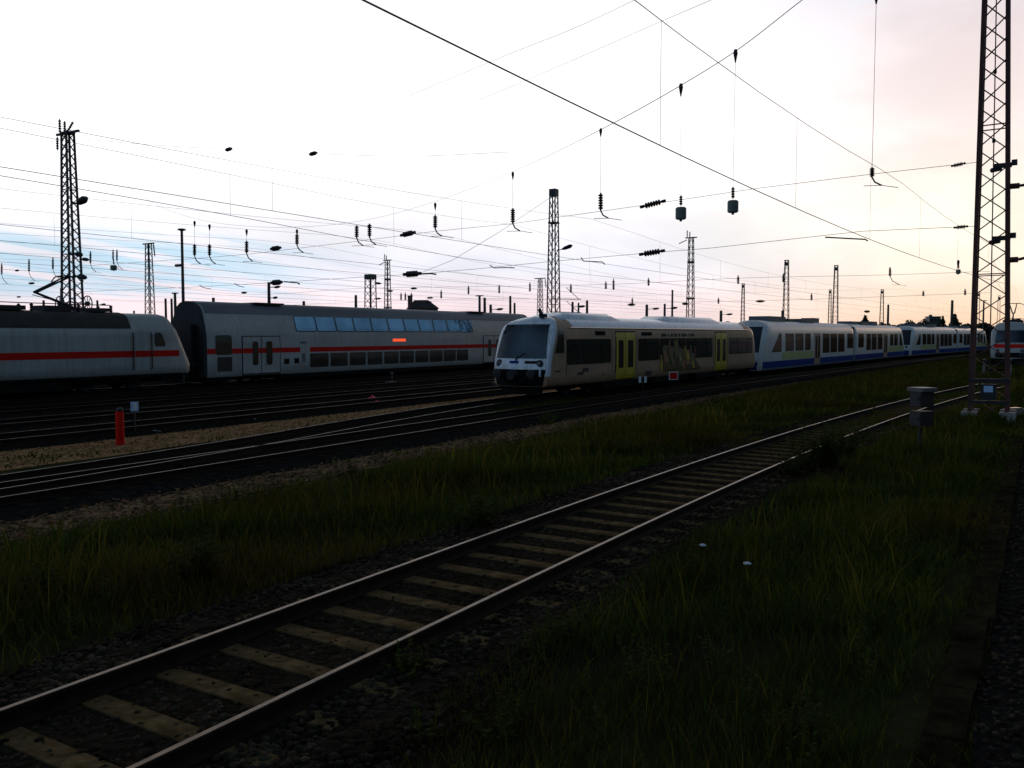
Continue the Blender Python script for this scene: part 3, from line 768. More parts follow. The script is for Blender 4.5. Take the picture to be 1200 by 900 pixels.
# ---------------------------------------------------------------- electric locomotive
def make_loco(label, rear_only=False):
    root = thing('electric_locomotive', label, 'locomotive')
    L = 18.9
    pf = Prof([(1.36, .72), (1.46, .82), (1.48, 1.2), (1.48, 2.6), (1.46, 2.98), (1.40, 3.08), (1.24, 3.45), (1.12, 3.62), (.9, 3.74), (.5, 3.82), (0, 3.84)])
    nose = lambda z: 0.0 if z < 1.25 else .46 * (z - 1.25)
    body_shell('body', pf, L, nose, nose, M['icgrey'], root, .28, .28)
    # dark machine-room roof with side coamings
    mb = MB(); lp = [(1.452, 3.06), (1.445, 3.15), (1.26, 3.48), (1.14, 3.66), (.9, 3.78), (.5, 3.86), (0, 3.88)]
    lp = [(-y, z) for y, z in lp] + [(y, z) for y, z in lp[::-1][1:]]; nn = len(lp)
    for x0, x1 in ((3.55, L - 3.55),):
        vs = [(x, y, z) for x in (x0, x1) for y, z in lp]
        mb.add(vs, [(k + 1, k, nn + k, nn + k + 1) for k in range(nn - 1)] + [tuple(range(nn)), tuple(nn + k for k in range(nn))[::-1], (0, nn - 1, 2 * nn - 1, nn)])
    rf = mb.build('roof', M['locoroof'], root, True)
    mb = MB()
    for x, l, w, h in ((4.6, 1.2, 1.2, .22), (6.6, 1.6, 1.5, .16), (9.4, 2.2, 1.6, .2), (12.2, 1.4, 1.2, .24), (14.2, 1.0, 1.5, .18)): mb.box((x, 0, 3.87 + h / 2), (l, w, h))
    for x in (4.0, 5.6, 7.8, 8.6, 10.9, 13.2, 14.9):
        for y in (-.55, .5): mb.lathe((x, y, 3.86), (x, y, 4.2), [(0, .06), (.15, .09), (.3, .05), (.45, .09), (.6, .05), (.75, .09), (1, .04)], 8)
    mb.tube([(3.9, -.55, 4.2), (7.8, -.55, 4.22), (10.9, -.55, 4.2), (14.9, -.5, 4.2)], .025, 6)
    mb.build('roof_equipment', M['black'], rf)
    # side stripe, doors, windows at both cabs
    for sy in (-1, 1):
        side_patch('stripe', pf, rect(.75, L - .75, 1.62, 1.94), M['stripe'], root, .006, nx=2, nz=2, y_sign=sy)
        for m_ in (0, 1):
            fx = (lambda x: x) if m_ == 0 else (lambda x: L - x)
            q = lambda a, b, z0, z1, tl=0, tr=0: (rect(a, b, z0, z1) if m_ == 0 else rect(L - b, L - a, z0, z1))
            d = side_patch('cab_door', pf, q(2.55, 3.35, .95, 2.93), M['icgrey'], root, .012, r=.05, y_sign=sy)
            side_patch('door_stripe', pf, q(2.56, 3.34, 1.62, 1.94), M['stripe'], d, .016, nx=2, nz=2, y_sign=sy)
            for xx in (2.42, 3.48):
                mb = MB(); mb.tube([(fx(xx), sy * 1.47, 1.0), (fx(xx), sy * 1.54, 1.06), (fx(xx), sy * 1.54, 2.78), (fx(xx), sy * 1.47, 2.84)], .03, 6); mb.build('handrail', M['cabinet_side'], root)
            if m_ == 0: wq = ((1.55, 2.15), (2.22, 2.15), (2.22, 2.86), (1.80, 2.86))
            else: wq = ((L - 2.22, 2.15), (L - 1.55, 2.15), (L - 1.80, 2.86), (L - 2.22, 2.86))
            side_patch('cab_window', pf, wq, M['glass_l'], root, .014, r=.14, y_sign=sy)
    for sg, x0 in ((1, 0.0), (-1, L)):
        w = face_patch('windscreen', pf, nose, .28, zrows(2.08, 3.12, -1.16, 1.16, -1.02, 1.02), M['screen'], root, x0, sg)
        face_patch('front_stripe', pf, nose, .28, zrows(1.62, 1.94, -1.22, 1.22, -1.21, 1.21, 4), M['stripe'], root, x0, sg, .01)
        face_patch('front_apron', pf, nose, .28, zrows(.80, 1.22, -1.05, 1.05, -1.12, 1.12, 4), M['under'], root, x0, sg, .012)
        for y in (-.92, .92):
            mb = MB(); xx = x0 - sg * (.28 * (1 - (y / 1.27) ** 2) + .0); mb.lathe((xx + sg * .06, y, 1.42), (xx - sg * .035, y, 1.42), [(0, .15), (.8, .15), (.9, .12), (1, .1)], 14); mb.build('headlight', M['lamp'], root, True)
        for y in (-.35, .35):
            mb = MB(); z_ = 2.1; mb.beam((x0 + sg * (nose(2.1) - .32), y, 2.1), (x0 + sg * (nose(2.9) - .30), y * 1.9, 2.9), .02); mb.build('wiper', M['black'], w)
        mb = MB(); mb.box((x0 + sg * .35, 0, .42), (.12, 2.6, .5)); mb.build('snow_plough', M['black'], root)
        buffers(root, x0 + sg * .05, sg, l=.62)
    underframe(root, [(.5, L - .5, 2.75, .60, .84), (6.6, 12.3, 2.6, .14, .7), (1.2, 6.6, 1.5, .30, .7), (12.3, 17.7, 1.5, .30, .7)])
    bogie(root, 4.3, 2.6, .55); bogie(root, L - 4.3, 2.6, .55)
    # single arm pantographs
    def panto(x, raised, sg):
        mb = MB(); mb.box((x, 0, 4.02), (1.7, 1.1, .06)); mb.beam((x - .8, -.5, 4.05), (x + .8, -.5, 4.05), .06); mb.beam((x - .8, .5, 4.05), (x + .8, .5, 4.05), .06)
        for sx in (-.75, .75):
            for y in (-.5, .5): mb.lathe((x + sx, y, 3.84), (x + sx, y, 4.05), [(0, .06), (.3, .1), (.5, .06), (.7, .1), (1, .06)], 8)
        p = mb.build('pantograph', M['black'], root)
        zk, zh = (4.72, 5.52) if raised else (4.22, 4.30)
        base, knee, head = Vector((x + sg * .75, 0, 4.08)), Vector((x - sg * 1.05, 0, zk)), Vector((x + sg * (.55 if raised else .7), 0, zh))
        a = MB(); a.tube([base, knee], [.075, .055], 8); a.tube([base + Vector((sg * .25, 0, .05)), knee + Vector((-sg * .12, 0, -.12))], .02, 6); a.build('lower_arm', M['black'], p)
        a = MB()
        for y in (-.28, .28): a.tube([knee + Vector((0, y * .3, 0)), head + Vector((0, y, 0))], [.06, .035], 8)
        a.build('upper_arm', M['black'], p)
        a = MB()
        for dx in (-.22, .22): a.tube([(head.x + dx, -.95, head.z - .22), (head.x + dx, -.7, head.z - .02), (head.x + dx, -.5, head.z + .04), (head.x + dx, .5, head.z + .04), (head.x + dx, .7, head.z - .02), (head.x + dx, .95, head.z - .22)], .03, 6)
        a.box((head.x, -.3, head.z), (.5, .05, .05)); a.box((head.x, .3, head.z), (.5, .05, .05)); a.build('collector_head', M['black'], p)
    panto(14.6 - 2.15, True, 1); panto(4.4, False, -1)
    return root
LOCO = make_loco('white electric locomotive with thin red stripe and brown roof at the left edge')
nI = Vector((-math.cos(R(IC_A)), math.sin(R(IC_A)), 0)); dI = Vector((math.sin(R(IC_A)), math.cos(R(IC_A)), 0))
place(LOCO, Vector((*IC_P, FAR_RAIL)) + nI * 1.39 + dI * (-.95 - 18.9), IC_A)

# ---------------------------------------------------------------- white and cream railcar with yellow doors
RS_P, RS_A = (1.84, 37.6), 34.5
LR0 = -.55
LR = lambda px: line_l(px, RS_P, RS_A) - LR0
def art_material():
    m = bpy.data.materials.new('printed_film'); m.use_nodes = True; nt = m.node_tree; b = nt.nodes['Principled BSDF']; b.inputs['Roughness'].default_value = .4
    t = nt.nodes.new('ShaderNodeTexCoord'); n = nt.nodes.new('ShaderNodeTexNoise'); n.inputs['Scale'].default_value = .9; n.inputs['Detail'].default_value = 5; n.inputs['Distortion'].default_value = 1.2
    nt.links.new(t.outputs['Object'], n.inputs['Vector'])
    r = nt.nodes.new('ShaderNodeValToRGB'); e = r.color_ramp.elements
    for _ in range(4): e.new(.5)
    for x, (p, c) in zip(e, ((.34, (.010, .013, .006)), (.43, (.035, .050, .012)), (.50, (.10, .06, .018)), (.55, (.05, .055, .015)), (.61, (.13, .05, .022)), (.70, (.42, .30, .17)))): x.position, x.color = p, (*c, 1)
    nt.links.new(n.outputs['Fac'], r.inputs[0]); nt.links.new(r.outputs[0], b.inputs['Base Color'])
    return m
M['film'] = art_material()
def make_railcar():
    root = thing('diesel_railcar', 'cream and white diesel railcar with yellow doors and a large rounded windscreen', 'railcar')
    nR = Vector((-math.cos(R(RS_A)), math.sin(R(RS_A)), 0)); dR = Vector((math.sin(R(RS_A)), math.cos(R(RS_A)), 0))
    place(root, Vector((*RS_P, FAR_RAIL)) + nR * 1.46 + dR * LR0, RS_A)
    L = LR(886)
    pf = Prof([(1.30, .50), (1.42, .62), (1.45, .95), (1.46, 1.5), (1.46, 2.2), (1.44, 2.75), (1.40, 3.0), (1.33, 3.14), (1.17, 3.32), (.9, 3.46), (.5, 3.55), (0, 3.58)])
    nose = lambda z: .04 if z < 1.35 else .04 + .30 * (z - 1.35) + .14 * max(0, z - 2.2) ** 2 + (.55 * max(0, z - 3.22) ** 1.2 * 3)
    low = pf
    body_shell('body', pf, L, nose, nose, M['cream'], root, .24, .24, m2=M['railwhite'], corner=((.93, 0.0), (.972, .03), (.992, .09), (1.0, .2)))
    # white roof and front mask as panels
    mb = MB(); lp = [(1.385, 3.07), (1.345, 3.155), (1.185, 3.34), (.91, 3.48), (.5, 3.57), (0, 3.60)]
    lp = [(-y, z) for y, z in lp] + [(y, z) for y, z in lp[::-1][1:]]; nn = len(lp)
    vs = [(x, y, z) for x in (2.2, L - 2.2) for y, z in lp]
    mb.add(vs, [(k + 1, k, nn + k, nn + k + 1) for k in range(nn - 1)] + [tuple(range(nn)), tuple(nn + k for k in range(nn))[::-1], (0, nn - 1, 2 * nn - 1, nn)])
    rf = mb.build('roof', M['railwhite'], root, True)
    for s_ in (-1, 1): MB().tube([(1.9, s_ * 1.40, 3.05), (L - 1.2, s_ * 1.40, 3.05)], .032, 8).build('gutter', M['orange'], root, True)
    def pod(x0, x1, h):
        mb = MB(); w = 1.0
        vs = []
        for x, k in ((x0, 0), (x0 + .9, 1), (x1 - .9, 1), (x1, 0)):
            vs += [(x, -w, 3.42), (x, -w * .9, 3.46 + h * k * .75), (x, -w * .6, 3.56 + h * k), (x, w * .6, 3.56 + h * k), (x, w * .9, 3.46 + h * k * .75), (x, w, 3.42)]
        mb.add(vs, [(i * 6 + j + 1, i * 6 + j, i * 6 + 6 + j, i * 6 + 7 + j) for i in range(3) for j in range(5)])
        mb.build('roof_pod', M['railwhite'], rf, True)
    pod(LR(668), LR(738), .20); pod(LR(787), LR(853), .22)
    mb = MB(); x = LR(658); mb.beam((x, -.5, 3.5), (x, -.5, 3.66), .22, .3); mb.beam((x - .1, -.5, 3.62), (x - .32, -.5, 3.86), .10, .12); mb.build('roof_horn', M['black'], rf)
    for sg, x0 in ((1, 0.0), (-1, L)):
        fp = lambda nm, rows, m, par, off=.015: face_patch(nm, pf, nose, .24, rows, m, par, x0, sg, off, .93)
        mk = fp('front_mask', zrows(1.20, 3.28, -1.33, 1.33, -1.10, 1.10, 12), M['railwhite'], root, .012)
        fp('windscreen', zrows(1.72, 3.20, -1.30, 1.30, -1.13, 1.13, 10), M['screen'], mk, .03)
        fp('front_apron', zrows(.52, 1.24, -1.20, 1.20, -1.33, 1.33, 4), M['under'], root, .02)
        for y0, y1, nm, mm in ((-.95, -.38, 'number_plate', M['under']), (-.05, .42, 'number_plate', M['blue'])):
            fp(nm, zrows(1.50, 1.61, y0, y1, y0, y1, 2), mm, mk, .03)
        for y in (-1.04, 1.04):
            mb = MB(); u = y / 1.36; xx = x0 + sg * (nose(1.5) - .24 * (1 - u * u)); mb.lathe((xx + sg * .08, y, 1.48), (xx - sg * .05, y, 1.48), [(0, .18), (.7, .18), (.85, .15), (1, .11)], 16); hl = mb.build('headlight', M['black'], mk, True)
            mb = MB(); mb.lathe((xx - sg * .045, y, 1.48), (xx - sg * .075, y, 1.48), [(0, .10), (.6, .09), (1, .05)], 12); mb.build('lens', M['lamp'], hl, True)
            mb = MB(); mb.box((xx + sg * .05, y * .98, 1.12), (.22, .26, .36)); mb.build('corner_fairing', M['railwhite'], mk)
        mb = MB(); mb.beam((x0 + sg * (nose(1.72) - .30), .12, 1.66), (x0 + sg * (nose(1.95) - .30), -.30, 1.95), .022, .02); mb.beam((x0 + sg * (nose(1.72) - .28), .12, 1.62), (x0 + sg * (nose(1.8) - .29), .02, 1.80), .07, .05); mb.build('wiper', M['black'], mk)
        mb = MB(); mb.box((x0 + sg * .3, 0, .62), (.5, 2.2, .5)); mb.box((x0 - sg * .05, 0, .80), (.5, 1.1, .3)); mb.box((x0 + sg * .15, 0, .32), (.3, 2.0, .36)); bp = mb.build('front_bumper', M['under'], root)
        mb = MB(); mb.lathe((x0 + sg * .1, 0, 1.0), (x0 - sg * .72, 0, 1.0), [(0, .14), (.6, .12), (.62, .22), (1, .2)], 10); mb.build('coupler', M['black'], root)
        buffers(root, x0 + sg * .05, sg, l=.55)
    # side
    wq = ((LR(650.5), 1.95), (LR(661), 1.95), (LR(661), 2.93), (LR(655.5), 2.93))
    side_patch('cab_window', pf, wq, M['glass_l'], root, .014, nx=3)
    wins = [(664.5, 715.8, 1.41, 2.55), (748, 772.5, 1.41, 2.55), (773, 803.5, 1.41, 2.55), (804, 834.7, 1.41, 2.55), (854, 881.3, 1.52, 2.55)]
    for a, b, z0, z1 in wins:
        w = side_patch('window', pf, rect(LR(a), LR(b), z0, z1), M['glass_l'], root, .014, r=.1)
        n = 2 if LR(b) - LR(a) > 3 else 1
        for i in range(n):
            x = LR(a) + (LR(b) - LR(a)) * (.36 + .42 * i); side_patch('window_bar', pf, ((x, z0), (x + .07, z0), (x - .10, z1), (x - .17, z1)), M['under'], w, .02, nx=1, nz=3)
        side_patch('window_vent', pf, rect(LR(a) + .45, LR(b) - .3, z1 - .30, z1 - .26), M['under'], w, .021, nx=1, nz=1)
    film = side_patch('printed_picture', pf, ((LR(778), .74), (LR(822), .74), (LR(808), 1.9), (LR(776), 2.2)), M['film'], root, .024, r=.25, nx=10)
    g_ = random.Random(21)
    for k_ in range(20):
        x0_ = LR(774) + g_.random() * (LR(812) - LR(774)); z0_ = g_.uniform(.75, 1.5); h_ = g_.uniform(.5, 1.1); w_ = g_.uniform(.14, .42); sl = g_.uniform(-.55, .3)
        side_patch('printed_leaf', pf, ((x0_, z0_), (x0_ + w_, z0_ + .06), (x0_ + w_ * .35 + sl, min(2.5, z0_ + h_)), (x0_ + sl, min(2.46, z0_ + h_ - .05))), M[g_.choice(('art_pale', 'art_orange', 'art_yellow', 'art_green', 'art_rust'))], film, .026 + .0015 * k_, nx=3, nz=4)
    for a, c, b in ((721.8, 732.5, 744.3), (838.2, 844.6, 851.5)):
        for p, q in ((a, c), (c, b)):
            d = side_patch('door', pf, rect(LR(p) + .03, LR(q) - .03, .56, 2.86), M['yellow'], root, .022, r=.03)
            w = LR(q) - LR(p); side_patch('door_window', pf, rect(LR(p) + w * .26, LR(q) - w * .22, 1.12, 2.48), M['glass_l'], d, .03, r=.08)
        side_patch('door_frame', pf, rect(LR(a) - .05, LR(b) + .05, .53, 2.92), M['under'], root, .008)
    side_patch('destination_display', pf, rect(LR(698), LR(709.5), 2.72, 2.92), M['under'], root, .014, nx=2)
    side_patch('destination_display', pf, rect(LR(752), LR(764), 2.70, 2.88), M['under'], root, .014, nx=2)
    # row of small red lettering, too fine to read
    mb = MB(); x = LR(775); 
    while x < LR(812):
        w = random.uniform(.09, .2); mb.box((x + w / 2, -(pf.side(2.72) + .006), 2.72), (w, .012, random.choice((.13, .17)))); x += w + random.choice((.05, .05, .22))
    mb.build('lettering', M['cabinet_side'], root)
    for a, b, z0, z1 in ((651, 657, 1.12, 1.18), (677, 684, .92, 1.05), (683, 690, 1.05, 1.22), (706, 709, .55, .86), (757, 764, .62, .86)):
        side_patch('sticker', pf, rect(LR(a), LR(b), z0, z1), M['cabinet_side'], root, .007, nx=1, nz=1)
    for px in (664, 717.5, 746.5, 836, 852.5): side_patch('panel_joint', pf, rect(LR(px), LR(px) + .025, .6, 3.03), M['under'], root, .006, nx=1, nz=6)
    underframe(root, [(.9, L - .9, 2.45, .42, .75), (5.2, 9.5, 2.6, .18, .6), (10.5, 15, 2.6, .22, .6), (16.5, 20, 2.6, .2, .6)])
    bogie(root, 3.6, 1.9, .42); bogie(root, L - 4.2, 1.9, .42)
    return root
make_railcar()

# ---------------------------------------------------------------- articulated blue and white railcar
LT_P, LT_A = (17.55, 60.4), 34.5
LL = lambda px: line_l(px, LT_P, LT_A) + .9
def make_lint():
    root = thing('articulated_railcar', 'blue and white two section railcar right behind the cream railcar', 'railcar', group='blue and white railcars on the far track')
    nR = Vector((-math.cos(R(LT_A)), math.sin(R(LT_A)), 0)); dR = Vector((math.sin(R(LT_A)), math.cos(R(LT_A)), 0))
    place(root, Vector((*LT_P, FAR_RAIL)) + nR * 1.4 - dR * .9, LT_A)
    L = LL(1060)
    pf = Prof([(1.28, .25), (1.36, .36), (1.39, .7), (1.40, 1.3), (1.40, 2.4), (1.37, 2.95), (1.27, 3.3), (1.08, 3.52), (.75, 3.68), (.35, 3.76), (0, 3.78)])
    nose = lambda z: .02 if z < 1.15 else .02 + 1.9 * ((z - 1.15) / 2.63) ** 1.15
    J = LL(1001.5)
    none = lambda z: .06
    body_shell('body', pf, J - .25, nose, none, M['lintwhite'], root, .45, 0)
    b2 = body_shell('rear_body', pf, L - J - .25, none, nose, M['lintwhite'], root, 0, .45); b2.location.x = J + .25
    mb = MB()
    for i in range(5): mb.box((J - .2 + .1 * i, 0, 1.95), (.08, 2.45 + .08 * (i % 2), 3.0))
    mb.build('gangway_bellows', M['black'], root)
    for x0, x1, w, h in ((4.2, 8.2, 1.5, .42), (9.4, 11.2, 1.2, .30), (12.0, 15.5, 1.7, .34), (16.6, 18.4, 1.0, .48), (J + 2.5, J + 5, 1.3, .36), (J + 6, J + 9, 1.6, .28), (J + 10.5, J + 13, 1.6, .44)): MB().box(((x0 + x1) / 2, .2, 3.68 + h / 2), (x1 - x0, w, h)).build('roof_box', M['roofgrey' if h > .33 else 'darkgreen'], root)
    for sg, x0 in ((1, 0.0), (-1, L)):
        fp = lambda nm, rows, m, par, off=.015: face_patch(nm, pf, nose, .45, rows, m, par, x0, sg, off)
        fp('windscreen', zrows(1.52, 3.30, -1.19, 1.19, -1.04, 1.04, 10), M['screen_l'], root, .02)
        fp('front_skirt', zrows(.30, .86, -1.12, 1.12, -1.18, 1.18, 4), M['blue'], root, .02)
        for y0, y1 in ((-1.12, -.5), (.5, 1.12)): fp('lamp_panel', zrows(1.0, 1.46, y0, y1, y0, y1, 4), M['paper'], root, .03)
        for y in (-.85, .85):
            mb = MB(); u = y / 1.2; xx = x0 + sg * (nose(1.25) - .45 * (1 - u * u)); mb.lathe((xx + sg * .08, y, 1.26), (xx - sg * .05, y, 1.26), [(0, .17), (.8, .17), (1, .12)], 12); mb.build('headlight', M['black'], root, True)
        mb = MB(); mb.lathe((x0 + sg * .2, 0, .95), (x0 - sg * .75, 0, .95), [(0, .13), (.6, .12), (.64, .24), (1, .22)], 10); mb.build('coupler', M['black'], root, True)
    def sp_(nm, a, b, z0, z1, m, off, par=None, r=0.0): return side_patch(nm, pf, rect(a, b, z0, z1), m, par or root, off, r=r, nx=2)
    for a, b in ((.45, J - .3), (J + .3, L - .45)):
        sp_('blue_skirt', a, b, .30, .86, M['blue'], .008)
    for a, b in ((LL(917), LL(953)), (LL(1041), LL(1058.5))): sp_('lime_panel', a, b, .90, 1.46, M['lime'], .007)
    wq = ((LL(904) , 1.5), (LL(915.5), 1.5), (LL(915.5), 2.80), (LL(913.5), 2.86))
    side_patch('cab_window', pf, wq, M['brownglass'], root, .014, nx=3)
    side_patch('cab_window', pf, ((L - 3.2, 1.5), (L - 1.3, 1.5), (L - 2.6, 2.86), (L - 3.2, 2.86)), M['brownglass'], root, .014, nx=3)
    for a, b in ((920.3, 930), (931.8, 941.2), (943.2, 949.5)): sp_('window', LL(a), LL(b), 1.52, 2.84, M['brownglass'], .014, r=.1)
    for a, b in ((963.8, 971.6), (972.8, 980.4), (981.8, 989.2), (1015, 1020), (1021, 1026.7), (1028, 1033.7)): sp_('window', LL(a), LL(b), 1.22, 2.84, M['brownglass'], .014, r=.1)
    for a, b in ((992.5, 999.3), (1005.5, 1011.7), (1042.5, 1046.3), (1047.3, 1051.4)): sp_('window', LL(a), LL(b), 1.52, 2.84, M['brownglass'], .014, r=.1)
    for a, b in ((954.4, 961), (1035.2, 1039.6)):
        d = sp_('door', LL(a), LL(b), .38, 2.85, M['cream'], .02)
        w = LL(b) - LL(a)
        for k in (0, 1): sp_('door_window', LL(a) + w * (.12 + .46 * k), LL(a) + w * (.42 + .46 * k), .85, 2.65, M['brownglass'], .028, d)
    underframe(root, [(1.2, J - 1.0, 2.3, .12, .5), (J + 1.0, L - 1.2, 2.3, .12, .5)])
    bogie(root, 3.2, 1.9, .38); bogie(root, J, 2.2, .38); bogie(root, L - 3.2, 1.9, .38)
    return root, L
LINT, LINT_L = make_lint()
dL = Vector((math.sin(R(LT_A)), math.cos(R(LT_A)), 0))
p2 = LINT.location + dL * (LINT_L + 1.4)
second = dup(LINT, p2 + Vector((.5, 0, 0)), R(90 - 37.5), 'blue and white railcar second in line, partly behind the big lattice mast')

# ---------------------------------------------------------------- right hand locomotive facing the camera, behind the buffer stop
def right_front():
    p = AT(1183, 425, 74.0)
    dup(LOCO, Vector((p.x, p.y, FAR_RAIL)) + D * 18.9, R(90 - 31.2) + math.pi, 'electric locomotive seen head on behind the buffer stop at the right edge')
right_front()
# parked dark rail vehicle whose roof shows above the blue railcar
def parked():
    root = thing('works_railcar', 'dark green low vehicle whose roof shows above the first blue railcar', 'railcar')
    pf = Prof([(1.35, .7), (1.42, .9), (1.42, 2.7), (1.3, 3.1), (1.0, 3.45), (.5, 3.6), (0, 3.64)]); fl = lambda z: .08
    root.location = ST(24.6, 92, FAR_RAIL); root.rotation_euler = (0, 0, R(90) - TH)
    body_shell('body', pf, 36, fl, fl, M['darkgreen'], root, 0.05, 0.05)
    for x, l, w, h in ((3, 3.2, 1.6, .5), (8, 4, 1.8, .3), (13, 2.2, 1.4, .62), (18, 3, 1.8, .38), (23, 2.4, 1.2, .7), (29, 4, 1.8, .35), (33, 1.4, 1.2, .55)): MB().box((x, 0, 3.55 + h / 2), (l, w, h)).build('roof_box', M['roofgrey'], root)
    for i in range(7): side_patch('window', pf, rect(3 + i * 4.4, 5.2 + i * 4.4, 1.7, 2.6), M['glass_l'], root, .014, nx=2)
    underframe(root, [(1, 35, 2.3, .3, .72)]); bogie(root, 4); bogie(root, 32)
parked()

# ------------------------------------------------------------------ lattice masts
def lattice_mbs(H, w0, w1, panel, leg, br, single=False):
    legs = []; brace = MB(); corner = [(-1, -1), (1, -1), (1, 1), (-1, 1)]
    wz = lambda z: (w0 + (w1 - w0) * z / H) / 2
    for cx, cy in corner:
        l = MB(); a, b = wz(0), wz(H); l.beam((cx * a, cy * a, 0), (cx * b, cy * b, H), leg); legs.append(l)
    n = max(4, int(round(H / panel)))
    for i in range(n):
        za, zb = H * i / n, H * (i + 1) / n; a, b = wz(za), wz(zb)
        for k in range(4):
            c0, c1 = corner[k], corner[(k + 1) % 4]; e = .3 * br * (1 if k % 2 else -1)
            brace.beam((c0[0] * a, c0[1] * a, za), (c1[0] * b, c1[1] * b, zb), br, br * .5)
            if not single: brace.beam((c1[0] * a, c1[1] * a, za), (c0[0] * b, c0[1] * b, zb), br, br * .5)
            if i % 7 == 0: brace.beam((c0[0] * a, c0[1] * a, za), (c1[0] * a, c1[1] * a, za), br * .9, br * .5)
    return legs, brace
def beads(mb, p, q, r, n=6, mi=0):
    prof = [(0, r * .3)]
    for i in range(n):
        u = .08 + .84 * i / n; d = .84 / n; prof += [(u, r * .42), (u + d * .35, r), (u + d * .65, r * .95), (u + d * .95, r * .42)]
    return mb.lathe(p, q, prof + [(1, r * .3)], 8, mi)
def lattice_mast(label, P, H, w0=1.0, w1=.5, panel=.72, leg=.085, br=.05, m='steel', group='lattice catenary masts', single=True, rz=None):
    r = thing('lattice_mast', label, 'catenary mast', P, R(90) - TH if rz is None else rz, group)
    legs, br_ = lattice_mbs(H, w0, w1, panel, leg, br, single)
    for l in legs: l.build('leg', M[m], r)
    br_.build('bracing', M[m], r)
    mb = MB(); mb.box((0, 0, H + .04), (w1 + .12, w1 + .12, .10)); mb.build('cap_plate', M[m], r)
    return r
def by_top(px, ytop, H, base=-.4):
    Y = (H + base - CAM_H) * FPX / (392 - ytop); p = AT(px, ytop, Y); return Vector((p.x, p.y, base)), H * 1.0
def crossarm(r, H, l, w=.12, horns=True, dy=0):
    mb = MB(); mb.beam((dy, -l, H + .06), (dy, l, H + .06), w, w); mb.build('cross_arm', M['steel'], r)
    if horns:
        for y, h in ((.7 * l, .9), (.25 * l, .7)):
            mb = MB(); beads(mb, (dy, y, H + .12), (dy, y, H + .12 + h), .09, 5); mb.build('insulator', M['ceramic'], r)

# the big rusty mast at right
MP = AT(1159, 485, 28.5); MP.z = -.2
big = lattice_mast('tall rusty lattice mast cut off by the top edge at right', MP, 19.0, 1.06, .50, .68, .125, .062, 'rust')
big.rotation_euler = (-.0115, 0, R(90) - TH)
big.name = 'lattice_mast'
for cx, cy in ((-1, -1), (1, -1), (1, 1), (-1, 1)):
    mb = MB(); mb.box((cx * .54, cy * .54, .06), (.46, .46, .5)); mb.build('foundation', M['concrete'], big)
mb = MB(); mb.tube([(0, 0, .6), (0, 0, 18.6)], .018, 6); mb.build('down_cable', M['black'], big)
for z in (9.0, 11.2, 14.0):
    mb = MB(); mb.tube([(0, 0, z), (0, 0, z + .12)], .05, 8); mb.build('cable_clamp', M['black'], big)
mb = MB(); mb.box((-.55, -.02, 1.32), (.10, 1.18, .12)); mb.box((-.55, -.02, .62), (.10, 1.16, .10)); mb.box((-.60, 0, .95), (.14, .46, .52)); sg_ = mb.build('sign_bracket', M['black'], big)
mb = MB(); mb.box((-.685, 0, 1.05), (.02, .26, .20)); mb.build('number_sign', M['signblue'], sg_)
for zc in (8.15, 5.85):
    mb = MB(); mb.box((-.35, -.28, zc + .03), (.2, .5, .13)); mb.box((-.3, -.60, zc + .10), (.2, .16, .16)); mb.lathe((-.35, .08, zc - .10), (-.35, -.26, zc - .05), [(0, .03), (.1, .075), (.9, .075), (1, .03)], 10)
    mb.build('wire_tensioner', M['black'], big)
for za, zt in ((7.55, .10), (5.20, .55)):
    mb = MB(); mb.tube([(0, -.48, za), (0, -.75, za)], .09, 8); b = mb.build('bracket_joint', M['rust'], big)
    mb = MB(); mb.tube([(0, -.75, za), (0, -3.2, za + zt)], .045, 8); a = mb.build('bracket_arm', M['rust'], big)
    mb = MB(); beads(mb, (0, -.95, za + zt * .05), (0, -1.75, za + zt * .42), .09, 6); mb.build('insulator', M['ceramic'], a)

# the tall mast beyond the locomotive at left
LP = PL(86, 392, 32.5); LP.z = -.4
lm = lattice_mast('tall lattice mast with cross arm standing behind the electric locomotive', LP, 15.4, 1.02, .50, .58, .105, .07)
crossarm(lm, 15.4, 1.15, .13)
mb = MB(); beads(mb, (0, 1.1, 15.35), (0, 1.12, 14.5), .09, 5); beads(mb, (.1, .25, 15.5), (.3, -.15, 16.2), .09, 5); mb.build('insulator', M['ceramic'], lm)
mb = MB(); mb.beam((0, -.25, 11.1), (0, -1.0, 11.1), .1); mb.lathe((0, -.8, 11.1), (0, -1.75, 11.32), [(0, .08), (.2, .2), (.7, .24), (1, .12)], 10); mb.build('floodlight', M['black'], lm, True)
for y, z in ((-1.55, 4.9), (1.35, 4.95)):
    mb = MB(); mb.beam((0, 0, z + .1), (0, y, z), .07); mb.beam((0, 0, z - 1.2), (0, y, z), .06); a = mb.build('wheel_bracket', M['steel'], lm)
    mb = MB(); n = 20
    mb.tube([(0.0, y + .48 * math.cos(6.2832 * k / n), z + .48 * math.sin(6.2832 * k / n)) for k in range(n + 1)], .035, 6)
    for k in range(4): mb.beam((0, y + .46 * math.cos(k * .785), z + .46 * math.sin(k * .785)), (0, y - .46 * math.cos(k * .785), z - .46 * math.sin(k * .785)), .03)
    mb.lathe((-.1, y, z), (.1, y, z), [(0, .14), (1, .14)], 10); mb.build('tension_wheel', M['black'], a)
for z, l in ((6.6, 1.2), (8.0, .9)):
    mb = MB(); mb.beam((0, .2, z), (0, -l, z + .05), .10); mb.lathe((0, -l * .5, z), (0, -l * 1.3, z - .1), [(0, .05), (.3, .16), (.8, .14), (1, .04)], 8); mb.build('wire_anchor', M['black'], lm)

